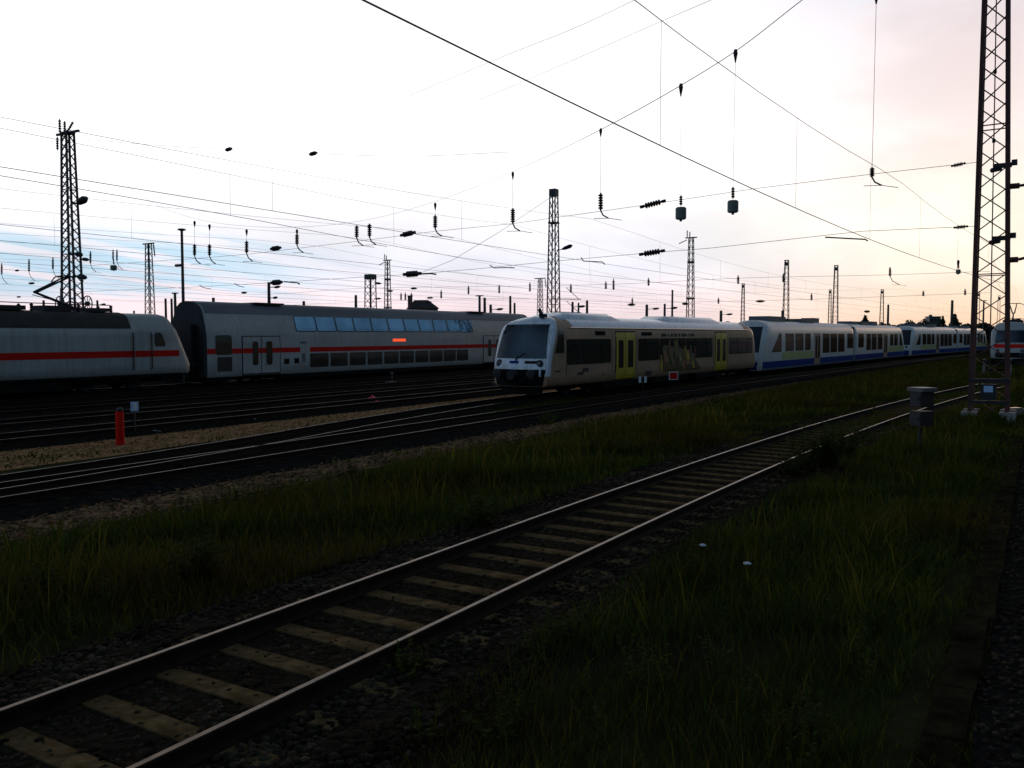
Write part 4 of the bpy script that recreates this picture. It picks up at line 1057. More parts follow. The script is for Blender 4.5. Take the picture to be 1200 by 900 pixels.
MASTS = [   # px, y of the top, height, label, detail
    (649, 225, 15.0, 'tall slender lattice mast rising above the roof of the yellow door railcar', 'ring'),
    (810, 280, 15.0, 'lattice mast with horned top above the right half of the yellow door railcar', 'horn'),
    (922, 306, 14.0, 'lattice mast above the front part of the first blue railcar', 'plain'),
    (980, 312, 14.0, 'taller of the pair of lattice masts above the middle of the blue railcar', 'plain'),
    (973, 340, 13.0, 'shorter thin lattice mast close left of the taller one of the pair', 'thin'),
    (174, 287, 13.5, 'lattice mast with flat top plate behind the white locomotive cab', 'arm'),
    (454, 306, 14.0, 'lattice mast with forked top behind the middle of the double deck coach', 'horn'),
    (434, 323, 9.5, 'short thick lattice mast just left of the fork topped one', 'stub'),
    (633, 327, 12.0, 'small lattice mast with flat top just left of the slender tall one', 'arm'),
    (871, 333, 13.0, 'faint thin lattice mast above the rear end of the yellow door railcar', 'thin'),
    (1034, 340, 12.5, 'lattice mast above the rear section of the first blue railcar', 'plain'),
    (1147, 343, 12.0, 'distant lattice mast just left of the big rusty mast', 'thin'),
    (1171, 347, 12.0, 'distant lattice mast seen between the legs of the big rusty mast', 'thin'),
]
for px, yt, H, lab, det in MASTS:
    P, _ = by_top(px, yt, H); k = {'thin': .8, 'stub': 1.05}.get(det, .95)
    r = lattice_mast(lab, P, H, k, k * .5 if det != 'stub' else .8, .8, .085, .058)
    if det == 'ring':
        mb = MB(); mb.box((0, 0, 12.3), (.72, .72, .12)); mb.box((0, 0, 14.75), (.6, .6, .5)); mb.build('collar', M['steel'], r)
        mb = MB(); mb.beam((0, -.3, 10.0), (0, -.9, 10.1), .06); mb.lathe((0, -.75, 10.08), (0, -1.75, 10.35), [(0, .05), (.3, .15), (.8, .17), (1, .05)], 8); mb.build('floodlight', M['black'], r, True)
        for z in (4.9, 6.0): mb = MB(); mb.beam((0, .3, z), (0, -2.6, z - .1), .06); mb.beam((0, -1.2, z + .9), (0, -2.4, z - .1), .04); mb.build('bracket_arm', M['steel'], r)
    elif det == 'horn':
        crossarm(r, H, .75, .14); mb = MB(); mb.beam((0, .55, H - .2), (0, 1.6, H - .6), .09); mb.build('bracket_arm', M['steel'], r)
        mb = MB(); mb.box((0, 0, H * .80), (.7, .7, .25)); mb.box((0, 0, H * .5), (.85, .85, .2)); mb.build('collar', M['steel'], r)
    elif det == 'arm':
        crossarm(r, H, 1.0, .14, False); mb = MB(); beads(mb, (0, -.9, H), (0, -1.1, H - 1.5), .1, 6); mb.build('insulator', M['ceramic'], r)
    elif det == 'stub':
        mb = MB(); mb.box((0, 0, H - .2), (.95, .95, .5)); mb.build('collar', M['steel'], r)
        mb = MB(); mb.lathe((-.1, -.9, 4.6), (.1, -.9, 4.6), [(0, .4), (1, .4)], 14); mb.beam((0, 0, 4.7), (0, -.9, 4.6), .08); mb.build('tension_wheel', M['black'], r)
    else:
        mb = MB(); mb.box((0, 0, H - .5), (k * .6, k * .6, .5)); mb.build('collar', M['steel'], r)

# slim tubular poles
POLES = [
    (213, 271, 13.5, .17, 'tall slim pole with a small cap beside the left end of the coach', 'cap'),
    (205, 343, 8.5, .22, 'short pole with crosspiece left of the coach end', 'tee'),
    (194, 350, 8.0, .20, 'pair pole behind the gap between locomotive and coach, left one', 'plain'),
    (201, 350, 8.0, .20, 'pair pole behind the gap between locomotive and coach, right one', 'plain'),
    (315, 331, 9.5, .24, 'dark pole with small arm above the coach door', 'arm'),
    (51, 352, 8.0, .22, 'short pole left of the tall mast behind the locomotive', 'plain'),
    (72, 338, 9.0, .24, 'pole close left of the tall mast behind the locomotive', 'plain'),
    (114, 352, 8.0, .20, 'pole with tiny lamp right of the tall mast behind the locomotive', 'arm'),
    (157, 364, 7.0, .20, 'lowest pole stub above the roof of the locomotive', 'plain'),
    (250, 349, 8.0, .26, 'pole stub above the left part of the coach roof', 'plain'),
    (356, 353, 7.5, .24, 'pole stub above the first upper windows of the coach', 'plain'),
    (417, 346, 8.0, .22, 'pole above the coach just left of the short thick mast', 'plain'),
    (562, 346, 8.5, .22, 'left pole of a pair above the right end of the coach windows', 'tee'),
    (568, 349, 8.0, .24, 'right pole of a pair above the right end of the coach windows', 'plain'),
    (575, 357, 7.0, .24, 'lower pole beside the pair above the right coach end', 'arm'),
    (598, 347, 8.5, .22, 'pole above the windscreen of the yellow door railcar', 'plain'),
    (603, 355, 7.5, .20, 'lower pole right beside the one above the windscreen', 'plain'),
    (671, 354, 7.5, .22, 'pole right of the tall slender mast', 'arm'),
    (678, 355, 7.5, .18, 'thin pole between two darker ones above the front roof pod', 'plain'),
    (688, 352, 8.0, .24, 'pole with box at its foot above the front roof pod', 'box'),
    (758, 357, 7.5, .28, 'thick pole with arms just right of the front roof pod', 'arm'),
    (779, 356, 7.5, .22, 'pole with arms left of the taller slim pole', 'arm'),
    (788, 340, 10.0, .20, 'taller slim pole left of the horn topped mast above the railcar', 'plain'),
    (845, 364, 7.0, .30, 'small pole behind the rear roof pod of the railcar', 'arm'),
    (917, 364, 7.0, .26, 'small pole touching the mast above the blue railcar front', 'plain'),
    (1041, 357, 9.0, .26, 'slim pole right of the mast above the rear blue section', 'plain'),
    (1116, 352, 11.0, .36, 'slim pole rising out of a dark conifer at right', 'plain'),
    (1153, 352, 10.0, .2, 'thin distant pole seen through the left side of the big rusty mast', 'tee'),
]
for px, yt, H, r_, lab, det in POLES:
    P, _ = by_top(px, yt, H); r = thing('catenary_pole', lab, 'pole', P, R(90) - TH, 'slim poles across the yard')
    mb = MB(); mb.tube([(0, 0, 0), (0, 0, H * .5), (0, 0, H)], [r_, r_ * .9, r_ * .75], 8); mb.build('shaft', M['steel'], r, True)
    if det == 'cap':
        mb = MB(); mb.lathe((0, 0, H - .05), (0, 0, H + .16), [(0, .22), (.5, .46), (1, .3)], 12); mb.build('cap', M['steel'], r)
        for z in (10.0, 5.4): mb = MB(); beads(mb, (0, .1, z), (0, 1.2, z + .02), .15, 4); mb.build('insulator', M['ceramic'], r)
    elif det == 'tee':
        mb = MB(); mb.beam((0, -.6, H - .1), (0, .6, H - .1), .14); mb.build('cross_arm', M['steel'], r)
    elif det == 'arm':
        for z, l in ((H - .7, 1.6), (H - 2.0, 1.2)):
            mb = MB(); mb.beam((0, 0, z), (0, -l, z + .1), .08); mb.lathe((0, -l * .55, z + .02), (0, -l * 1.25, z + .1), [(0, .05), (.3, .16), (.7, .16), (1, .04)], 8); mb.build('bracket_arm', M['steel'], r)
    elif det == 'box':
        mb = MB(); mb.box((0, -.3, 4.6), (.6, .7, .5)); mb.box((0, .4, 4.3), (.4, .5, .3)); mb.build('junction_box', M['black'], r)

# ------------------------------------------------------------------ catenary wires along the tracks
def wire_obj(name, pts, r, parent=None, n=4):
    return MB().tube(pts, r, n).build(name, M['wire'], parent)
def catenary(label, fs, t0, t1, zc=5.55, zs=7.3, sag=.95, span=65.0, off=32.5, rc=.0068, rm=.0045, drop=8.0):
    r = thing('overhead_line', label, 'overhead wire', ST(fs(t0), t0, 0), group='overhead lines above the tracks'); inv = -r.location
    zm = lambda t: zs - sag * (1 - (2 * (((t - off) / span) % 1.0) - 1) ** 2)
    ts = np.arange(t0, t1 + .1, 4.0)
    wire_obj('contact_wire', [ST(fs(t), t, zc) + inv for t in ts], rc, r)
    wire_obj('messenger_wire', [ST(fs(t), t, zm(t)) + inv for t in ts], rm, r)
    t = t0 + 3
    while t < t1:
        a = ((t - off) / span) % 1.0
        if .05 < a < .95: MB().tube([ST(fs(t), t, zc) + inv, ST(fs(t), t, zm(t)) + inv], .0035, 4).build('dropper', M['wire'], r)
        t += drop
    return r
nc = lambda t: 5.2 - .00135 * max(0, t - 8) ** 2
catenary('overhead line above the foreground track crossing the top of the photo', nc, -6, 58, 5.55, 7.98, .62, rc=.0105, rm=.0085)
catenary('overhead line above the dark track beyond the grass strip', a_c, -12, 160)
catenary('overhead line above the yellow door railcar', rc_c, -12, 160)
for s, l in zip(YARD, ('first', 'second', 'third', 'fourth', 'fifth')):
    catenary('overhead line above the yard, %s one beyond the railcar track' % l, lambda t, s=s: s, -18, 200, drop=16)
for s, l in ((46.0, 'nearest line beyond the coach'), (51.5, 'middle line beyond the coach'), (58, 'farther line beyond the coach'), (66, 'farthest line beyond the coach')):
    catenary('overhead line far behind the double deck coach, ' + l, lambda t, s=s: s, -20, 220, 5.5, 7.2, drop=20, rc=.0055, rm=.004)
catenary('overhead line above the right hand locomotive', lambda t: 2.2, 50, 180)

# ------------------------------------------------------------------ cross span between the two tall masts
T1 = 32.5
def px_wire(name, label, pts, t, r, group='cross span wires over the yard'):
    P = [PL(x, y, t) for x, y in pts]; root = MB().tube(P, r, 5).build(name, M['wire']); return tag(root, label, 'span wire', group)
def densify(pts, k=6):
    f = spline(sorted(pts)); xs = np.linspace(min(p[0] for p in pts), max(p[0] for p in pts), len(pts) * k); return [(x, f(x)) for x in xs]
ROPE = [(97, 170), (140, 210), (178, 237), (228, 256), (289, 265), (349, 266), (433, 257), (510, 236), (601, 201), (704, 152), (798, 100), (862, 60), (940, 0), (1060, -90), (1164, -150)]
px_wire('span_wire', 'thick sagging carrier rope climbing to the upper right across the sky', densify(ROPE), T1, [.006 + .0095 * smooth(560, 760, x) for x, _ in densify(ROPE)])  # left part drawn thinner to imitate the bright sky washing it out
px_wire('span_wire', 'upper horizontal cross span wire ending at the rusty mast', [(1146, 190), (1022, 204), (885, 221), (765, 239), (601, 262), (510, 271), (433, 281), (349, 291), (289, 298), (228, 303), (92, 312)], T1, .009)
px_wire('span_wire', 'lower horizontal cross span wire ending at the rusty mast', [(1146, 265), (1010, 271), (830, 291), (764, 296), (650, 306), (560, 315), (490, 321), (420, 325), (324, 331), (215, 337), (90, 342)], T1, .009)
px_wire('span_wire', 'faint sloping wire left of the thick rope at the top edge', densify([(480, 112), (600, 62), (680, 30), (748, -2), (900, -70)]), T1 + .8, .008)
px_wire('span_wire', 'second faint sloping wire nearer the thick rope at the top edge', densify([(560, 118), (640, 84), (700, 58), (768, 28), (838, -2), (960, -55)]), T1 + .8, .008)
px_wire('span_wire', 'faint wire with two dark insulators high over the coach', densify([(97, 163), (180, 170), (268, 175), (367, 180), (480, 183), (600, 178)]), T1 + .4, .008)
px_wire('span_wire', 'slanting wire rising from the dark insulator beyond the coach roof', [(490, 321), (530, 305), (585, 272), (650, 228)], T1 + 1, .009)
def hanger(label, px, y0, y1, y2, t=T1, arm=1, r=.11, px1=None):
    """wire from y0 to y1, insulator string from y1 to y2, curved steady arm below it"""
    px1 = px if px1 is None else px1
    a, b, c = PL(px, y0, t), PL(px1, y1, t), PL(px1, y2, t); o = thing('hanging_insulator', label, 'insulator', b, group='hanging insulators of the cross spans')
    if (a - b).length > .05:
        MB().tube([a - b, Vector((0, 0, 0))], .008, 5).build('hanger_wire', M['wire'], o)
        MB().lathe(a - b + Vector((0, 0, .05)), a - b - Vector((0, 0, .28)), [(0, .05), (.3, .07), (1, .02)], 6).build('clamp', M['black'], o)
    mb = MB(); beads(mb, (0, 0, 0), c - b, r, 6); mb.build('insulator_string', M['ceramic'], o, True)
    if arm:
        q = c - b; s_ = (b - CAMP).length / 36
        mb = MB(); mb.tube([q, q - N * .10 * s_ + Vector((0, 0, -.18 * s_)), q - N * .34 * s_ + Vector((0, 0, -.32 * s_))], .03, 6); mb.build('curved_arm', M['black'], o)
        mb = MB(); e = q - N * .34 * s_ + Vector((0, 0, -.32 * s_)); mb.tube([e + N * .55 - D * .2, e, e - N * .5 + D * .2 - Vector((0, 0, .09))], .012, 5); mb.build('steady_arm', M['black'], o)
    return o
H1 = [
    (704, 152, 226, 247, 'hanging insulator on a long wire above the front roof pod of the yellow door railcar'),
    (601, 203, 244, 262, 'hanging insulator just left of the tall slender mast'),
    (510, 239, 252, 268, 'hanging insulator with long wire above the right part of the coach'),
    (433, 261, 262, 278, 'right one of two hanging insulators side by side above the coach'),
    (418, 263, 264, 279, 'left one of two hanging insulators side by side above the coach'),
    (348, 270, 274, 287, 'hanging insulator above the first upper windows of the coach'),
    (289, 270, 282, 297, 'hanging insulator above the double door of the coach'),
    (245.5, 264, 286, 300, 'hanging insulator right of the slim capped pole'),
    (228, 260, 286, 300, 'hanging insulator nearest to the slim capped pole'),
]
for px, a, b, c, lab in H1: hanger(lab, px, a, b, c)
hanger('hanging insulator on a very long wire from the top edge, left of the rusty mast', 1027, -5, 196, 208, r=.09, px1=1022)
def weight(label, px, y0, y1, y2, y3, t=T1, wpx=10, px1=None):
    px1 = px if px1 is None else px1
    a, b, c, d = PL(px, y0, t), PL(px1, y1, t), PL(px1, y2, t), PL(px1, y3, t); o = thing('hanging_weight', label, 'weight', c, group='weights hanging over the yard')
    if (a - b).length > .1:
        MB().tube([a - c, b - c], .007, 5).build('cable', M['wire'], o)
        MB().lathe(a - c + Vector((0, 0, .06)), a - c - Vector((0, 0, .42)), [(0, .06), (.3, .085), (1, .02)], 8).build('clamp', M['black'], o)
    mb = MB(); beads(mb, b - c, (0, 0, 0), .075, 4); mb.build('insulator_string', M['ceramic'], o, True)
    w = wpx * c.y / FPX; h = (c - d).length
    bm = bmesh.new(); bmesh.ops.create_cone(bm, cap_ends=True, segments=10, radius1=w * .52, radius2=w * .52, depth=h * .86)
    bmesh.ops.bevel(bm, geom=[e for e in bm.edges if abs(e.verts[0].co.z - e.verts[1].co.z) < 1e-4], offset=w * .08, segments=2, affect='EDGES')
    me = bpy.data.meshes.new('weight_block'); bm.to_mesh(me); bm.free(); me.materials.append(M['weight']); k = bpy.data.objects.new('weight_block', me); C.objects.link(k); k.parent = o; k.location = (0, 0, -h * .55)
    MB().tube([(0, 0, -h * .95), (0, 0, -h * 1.12)], .05, 8).build('end_bolt', M['black'], o)
weight('dark block weight hanging left of the other, over the rear of the yellow door railcar', 798, 100, 229, 241, 257.5, wpx=12)
weight('dark block weight hanging highest in the sky, right of its neighbour', 862, 60, 219, 233, 249.5, wpx=12, px1=859)
weight('dark round weight below two small insulators between locomotive mast and flat topped mast', 133, 304, 306, 310, 317, 60, 7)
weight('small reddish weight hanging just left of the rusty mast', 1123, 306, 310, 315, 321, 60, 5)
def inline(label, px, y, L, r, t=T1, ang=0.0):
    c = PL(px, y, t); o = thing('strain_insulator', label, 'insulator', c, group='strain insulators in the span wires')
    k = L * c.y / FPX / 2; u = (-N * math.cos(ang) + Vector((0, 0, math.sin(ang)))) * k * 1.15
    mb = MB(); beads(mb, -u * .8, u * .8, r, 6); mb.build('insulator_string', M['ceramic'], o, True)
    MB().tube([-u * 1.1, -u * .78], r * .55, 6).build('end_fitting', M['black'], o); MB().tube([u * .78, u * 1.1], r * .55, 6).build('end_fitting', M['black'], o)
INL = [
    (765, 239, 25, .12, T1, .16, 'beaded strain insulator in the upper span wire left of the hanging weights'),
    (764, 296, 25, .12, T1, .10, 'beaded strain insulator in the lower span wire below the other beaded one'),
    (478, 274, 17, .13, T1, .12, 'dark strain insulator in the upper span wire above the middle of the coach'),
    (483, 321, 20, .15, T1, .02, 'dark strain insulator where the slanting wire meets the lower span wire'),
    (323, 291, 13, .13, T1, .05, 'strain insulator in the upper span wire above the coach door'),
    (324, 331, 14, .15, T1, .03, 'strain insulator beside the dark pole above the coach roof'),
    (268, 175, 8, .11, T1 + .4, .1, 'left lens shaped dark insulator alone in the bright sky'),
    (367, 180, 9, .11, T1 + .4, .1, 'right lens shaped dark insulator alone in the bright sky'),
    (1123, 193, 12, .07, T1, .14, 'strain insulator of the upper span wire at the rusty mast'),
    (1126, 266, 12, .07, T1, .05, 'strain insulator of the lower span wire at the rusty mast'),
    (20, 317, 6, .14, 70, 0, 'small strain insulator near the left edge above the pantograph'),
    (22, 348, 6, .14, 85, 0, 'lowest strain insulator near the left edge'),
    (37, 332, 9, .14, 60, 0, 'strain insulator at the knee of the pantograph'),
    (100, 304, 10, .18, 52, -.1, 'strain insulator directly right of the tall mast behind the locomotive'),
    (286, 343, 7, .16, 90, 0, 'small strain insulator low above the coach between door and pole'),
    (443, 332, 7, .16, 90, -.1, 'strain insulator between the stub mast and the fork topped mast'),
    (457, 341, 7, .16, 100, 0, 'strain insulator on the fork topped mast'),
    (443, 350, 7, .16, 110, 0, 'lowest strain insulator between the stub mast and the fork topped mast'),
    (485, 338, 7, .16, 100, 0, 'strain insulator above the house roof'),
    (504, 349, 7, .16, 110, 0, 'strain insulator close above the right end of the house roof'),
    (502, 354, 7, .18, 120, 0, 'strain insulator touching the house roof ridge'),
    (891, 353, 8, .20, 120, 0, 'small strain insulator above the windscreen of the blue railcar'),
    (740, 357, 7, .2, 110, 0, 'small strain insulator above the gap behind the front roof pod'),
    (803, 356, 6, .2, 115, 0, 'small strain insulator left of the horn topped mast'),
    (1016, 365, 5, .22, 130, 0, 'tiny strain insulator above the middle joint of the blue railcar'),
]
for px, y, L, r, t, a, lab in INL: inline(lab, px, y, L, r, t, a)
T2 = 96.0
px_wire('span_wire', 'distant upper span wire across the yard behind the masts', densify([(120, 326), (300, 345), (420, 338), (550, 336), (720, 333), (865, 326), (1043, 322), (1160, 318)]), T2, .016)
px_wire('span_wire', 'distant lower span wire across the yard behind the masts', densify([(120, 352), (300, 358), (480, 352), (600, 350), (740, 354), (900, 352), (1082, 346), (1160, 343)]), T2, .014)
SM = [
    (517, 341, 350, 'small hanging insulator above the right end of the house roof', T2), (549, 336, 345, 'small hanging insulator left of the pole pair above the coach', T2),
    (585, 335, 344, 'small hanging insulator above the left edge of the railcar windscreen', T2), (621, 332, 342, 'small hanging insulator left of the small flat topped mast', T2),
    (669, 334, 343, 'small hanging insulator close right of the tall slender mast', T2), (710, 331, 339, 'left one of two small insulators above the front roof pod', T2),
    (719, 328, 340, 'right one of two small insulators above the front roof pod', T2), (760, 327, 335, 'small tilted hanging insulator above the middle of the railcar', T2),
    (741, 350, 357, 'tiny hanging insulator low above the middle of the railcar', T2 + 20), (865, 324, 333, 'small hanging insulator left of the faint thin mast', T2),
    (918, 322, 331, 'small hanging insulator touching the mast above the blue railcar front', T2), (842, 350, 356, 'tiny hanging insulator right of the horn topped mast', T2 + 20),
    (951, 345, 352, 'tiny hanging insulator left of the mast pair above the blue railcar', T2 + 20), (1043, 315, 324, 'hanging insulator alone high above the second blue railcar', T2 - 20),
    (1082, 342, 347, 'tiny hanging insulator above the second blue railcar', T2 + 20), (1131, 340, 346, 'tiny hanging insulator close left of the rusty mast', T2 + 20),
    (470, 344, 352, 'left one of three small insulators above the house chimney', T2), (475, 344, 352, 'middle one of three small insulators above the house chimney', T2),
    (482, 344, 352, 'right one of three small insulators above the house chimney', T2),
    (2, 310, 322, 'hanging insulator at the very left edge', 52), (34, 305, 319, 'hanging insulator above the knee of the pantograph', 52), (62, 303, 316, 'hanging insulator left of the tall mast and above the pantograph', 52),
    (106, 296, 309, 'hanging insulator right of the tall mast behind the locomotive', 52), (132.5, 294, 305, 'left one of two insulators above the round weight', 60), (137, 294, 306, 'right one of two insulators above the round weight', 60),
]
for px, a, b, lab, t in SM: hanger(lab, px, a - 1, a, b, t, 1 if t < 90 else 0, .12 if t < 90 else .16)
# offset steady arms (dark bars) hanging in the line
def bar(label, pts, t, r):
    o = MB().tube([PL(x, y, t) for x, y in pts], r, 6).build('steady_bar', M['black']); tag(o, label, 'steady bar', 'steady bars in the overhead lines')
bar('long reddish steady bar left of the rusty mast', [(967, 278), (985, 279), (1014, 280.5), (1017, 282.5)], 30, .025)
bar('cranked steady bar right of the tall slender mast', [(681, 302), (684, 306), (706, 307), (709, 310)], 45, .03)
bar('cranked steady bar left of the tall slender mast', [(574, 311), (579, 314), (600, 313.5), (603, 314)], 45, .03)
bar('straight steady bar right of the slanting wire insulator', [(492, 321), (505, 320.5), (511, 321.5)], T1, .04)
bar('steady bar right of the insulator above the coach door pole', [(333, 330), (349, 331.5), (351, 333)], T1 + 2, .04)
bar('small cranked steady bar above the coach between capped pole and door', [(275, 332), (279, 335), (286, 336.5)], 60, .035)
bar('small cranked steady bar just right of the slim capped pole', [(234, 334), (238, 337), (247, 338.5)], 60, .035)

# ------------------------------------------------------------------ small objects on the ground
def cabinet():
    p = GR(1078, 527, -.2); r = thing('signal_cabinet', 'grey and rusty trackside cabinet on a post beside the curving track', 'cabinet', p, R(90 - 66))
    mb = MB(); mb.tube([(0, 0, -.1), (0, 0, .55)], .05, 8); mb.box((0, 0, .0), (.22, .22, .12)); mb.build('post', M['black'], r)
    for z, h in ((.62, .40), (1.08, .46)):
        mb = MB(); mb.box((0, -.02, z + h / 2 - .05), (.42, .34, h - .04)); b = mb.build('housing', M['cabinet_side'], r)
        mb = MB(); mb.box((-.216, -.02, z + h / 2 - .05), (.016, .30, h - .09)); d = mb.build('door', M['cabinet'], b)
        mb = MB(); mb.box((-.232, -.12, z + h / 2 - .05), (.018, .03, .09)); mb.build('handle', M['black'], d)
    mb = MB(); mb.box((0, -.02, 1.50), (.50, .46, .04)); mb.box((0, -.02, 1.455), (.48, .46, .05)); mb.build('lid', M['lid'], r)
cabinet()
def marker():
    p = GR(141, 521, -.39); r = thing('marker_post', 'stout red marker post standing on the tan gravel strip', 'post', p)
    mb = MB(); mb.lathe((0, 0, 0), (0, 0, .92), [(0, .125), (.08, .125), (.09, .11), (.96, .105), (1, .08)], 16); mb.build('shaft', M['red'], r, True)
    mb = MB(); mb.lathe((0, 0, .91), (0, 0, 1.0), [(0, .09), (.5, .095), (1, .06)], 14); mb.build('cap', M['black'], r, True)
    p = GR(158.5, 509, -.39); r = thing('track_sign', 'small pale blue sign on a thin post beside the red marker post', 'sign', p, R(20))
    mb = MB(); mb.tube([(0, 0, 0), (0, 0, .95)], .022, 8); mb.build('post', M['black'], r)
    mb = MB(); mb.box((0, -.03, .84), (.22, .02, .28)); f = mb.build('panel', M['signblue'], r)
    mb = MB(); mb.box((.02, -.046, .85), (.10, .012, .20)); mb.build('white_field', M['signwhite'], f)
marker()
def stop_sign():
    p = GR(789, 458, -.38); r = thing('stop_board', 'square red stop board with white border in front of the printed railcar side', 'sign', p, R(14))
    mb = MB(); mb.tube([(.55, .1, 0), (0, .02, .62), (0, .02, .98)], .025, 8); mb.tube([(-.12, .1, 0), (0, .02, .5)], .02, 8); mb.build('stand', M['trough'], r)
    mb = MB(); mb.box((0, 0, .80), (.52, .03, .44)); b = mb.build('white_border', M['signwhite'], r)
    mb = MB(); mb.box((0, -.02, .80), (.42, .016, .35)); mb.build('red_field', M['red'], b)
    p = GR(753, 466, -.38); r = thing('track_sign', 'small white striped sign left of the red stop board', 'sign', p, R(14))
    mb = MB(); mb.tube([(0, .02, 0), (0, .02, 1.0)], .025, 8); mb.build('post', M['black'], r)
    mb = MB(); mb.box((-.14, 0, .86), (.12, .02, .30)); mb.box((.14, 0, .86), (.12, .02, .30)); mb.build('panel', M['signwhite'], r)
stop_sign()
def litter(label, px, py, d, seed, m='paper', name='paper_scrap', z=-.375, lift=.06):
    g = random.Random(seed); mb = MB(); n = 9; vs = []; k = 7
    for i in range(k):
        for j in range(k): vs.append((d * (i / (k - 1) - .5) * g.uniform(.85, 1.1), d * .6 * (j / (k - 1) - .5) * g.uniform(.85, 1.1), lift * g.random() + .006))
    top = [(x, y, zz + .008) for x, y, zz in vs]; f = [(i * k + j, i * k + j + 1, (i + 1) * k + j + 1, (i + 1) * k + j) for i in range(k - 1) for j in range(k - 1)]
    mb.add(top, [q[::-1] for q in f]); mb.add(vs, f)
    o = mb.build(name, M[m], None, True); o.location = GR(px, py, z); o.rotation_euler = (0, 0, g.uniform(0, 3)); tag(o, label, 'litter')
litter('crumpled white paper lying on the tan gravel right of the pale blue sign', 181, 507, .42, 1)
litter('smaller white scrap on the tan gravel farther right', 211, 502, .34, 2)
litter('tiny white scrap far along the tan gravel strip', 301, 493, .25, 3)
litter('pale scrap lying between the rails of the dark track', 215, 547, .40, 4, 'trough', z=-.30)
def cloth():
    p = GR(436, 470, -.31); g = random.Random(3); mb = MB(); k = 9; vs = []
    for i in range(k):
        for j in range(k):
            u, v = i / (k - 1) * 2 - 1, j / (k - 1) * 2 - 1; rr = max(abs(u), abs(v)); vs.append((u * .32 + g.uniform(-.02, .02), v * .30 + g.uniform(-.02, .02), .26 * (1 - rr) ** 1.2 + g.uniform(0, .03)))
    mb.add(vs, [(i * k + j, (i + 1) * k + j, (i + 1) * k + j + 1, i * k + j + 1) for i in range(k - 1) for j in range(k - 1)])
    o = mb.build('red_bag', M['redcloth'], None, True); o.location = p; tag(o, 'small bright red bag lying on the ballast in front of the coach', 'bag')
cloth()
def buffer_stop():
    p = GR(1168, 440, -.15); t0 = p.dot(D); s0 = p.dot(N)
    r = thing('buffer_stop', 'pale buffer stop frame at the end of the curving track, behind the rusty mast', 'buffer stop', Vector((p.x, p.y, -.2)), R(90) - TH)
    for y in (-.78, .78):
        mb = MB(); mb.beam((.0, y, .0), (.25, y, 1.15), .16); mb.beam((1.6, y, .05), (.25, y, 1.1), .14); mb.build('leg', M['lid'], r)
    mb = MB(); mb.box((.15, 0, .95), (.16, 2.1, .26)); mb.box((.7, 0, .40), (.12, 1.5, .14)); mb.build('cross_beam', M['trough'], r)
    for y in (-.7, .7): mb = MB(); mb.lathe((.07, y, .95), (-.12, y, .95), [(0, .1), (.6, .16), (1, .15)], 12); mb.build('buffer', M['black'], r)
buffer_stop()
def pipe():
    p = GR(1190, 487, -.2); o = thing('concrete_block', 'pale concrete block lying at the right foot of the rusty mast', 'concrete block', p, R(20))
    mb = MB(); mb.box((0, 0, .14), (.85, .38, .20)); mb.build('block', M['concrete'], o); mb = MB(); mb.box((-.1, 0, .255), (.5, .3, .05)); mb.build('cover', M['lid'], o)
pipe()
# point machine style ground lever boxes near the dark track
for px, py, lab in ((458, 452, 'low track box with post in front of the coach lower windows'), (583, 452, 'low track box beside the front of the yellow door railcar')):
    p = GR(px, py, -.35); r = thing('track_box', lab, 'track box', p, R(90) - TH)
    mb = MB(); mb.box((0, 0, .12), (.6, .4, .24)); mb.build('housing', M['cabinet'], r); mb = MB(); mb.tube([(.1, 0, .2), (.1, 0, .75)], .035, 8); mb.box((.1, 0, .72), (.18, .1, .14)); mb.build('lever', M['cabinet'], r)

# ------------------------------------------------------------------ background
def crown_np(n, shape, seed, leaf):
    g = np.random.default_rng(seed); P = shape(g, n); a = g.normal(size=(n, 3)); a /= np.linalg.norm(a, axis=1)[:, None]; b = np.cross(a, g.normal(size=(n, 3))); b /= np.linalg.norm(b, axis=1)[:, None]
    s = leaf * g.uniform(.5, 1.4, (n, 1)); V = np.stack([P - a * s, P - b * s * .6, P + a * s, P + b * s * .6], 1).reshape(-1, 3)
    col = np.repeat(np.clip(g.normal(1, .3, (n, 1)), .4, 1.8) * np.ones(3), 4, 0)
    return V, np.arange(n * 4).reshape(-1, 4), col
def tree(label, px, ytop, Y, w, conifer, seed, name=None):
    p = AT(px, ytop, Y); H = p.z + .4; o = thing(name or ('conifer_tree' if conifer else 'broadleaf_tree'), label, 'tree', (p.x, p.y, -.4), group='trees on the horizon')
    MB().tube([(0, 0, 0), (w * .02, 0, H * .45), (0, w * .02, H * .92)], [H * .025, H * .017, H * .006], 7).build('trunk', M['bark'], o)
    if conifer:
        def shp(g, n):
            u = g.random(n) ** .8; r = (1 - u) * w / 2 * g.uniform(.3, 1.1, n) * (1 + .25 * np.sin(u * 40)); a = g.uniform(0, 6.28, n); return np.stack([r * np.cos(a), r * np.sin(a), H * (.12 + .88 * u)], 1)
    else:
        def shp(g, n):
            k = 9; c = np.stack([g.normal(0, w * .24, k), g.normal(0, w * .24, k), H * g.uniform(.45, .88, k)], 1); i = g.integers(0, k, n); d = g.normal(size=(n, 3)); d /= np.linalg.norm(d, axis=1)[:, None]
            return c[i] + d * (w * .2) * g.random((n, 1)) ** .4 * np.array([1, 1, H / w * .75 if H < w else 1])
    V, F, col = crown_np(900, shp, seed, w * .07); npmesh('crown', V, F, M['foliage'], col, o)
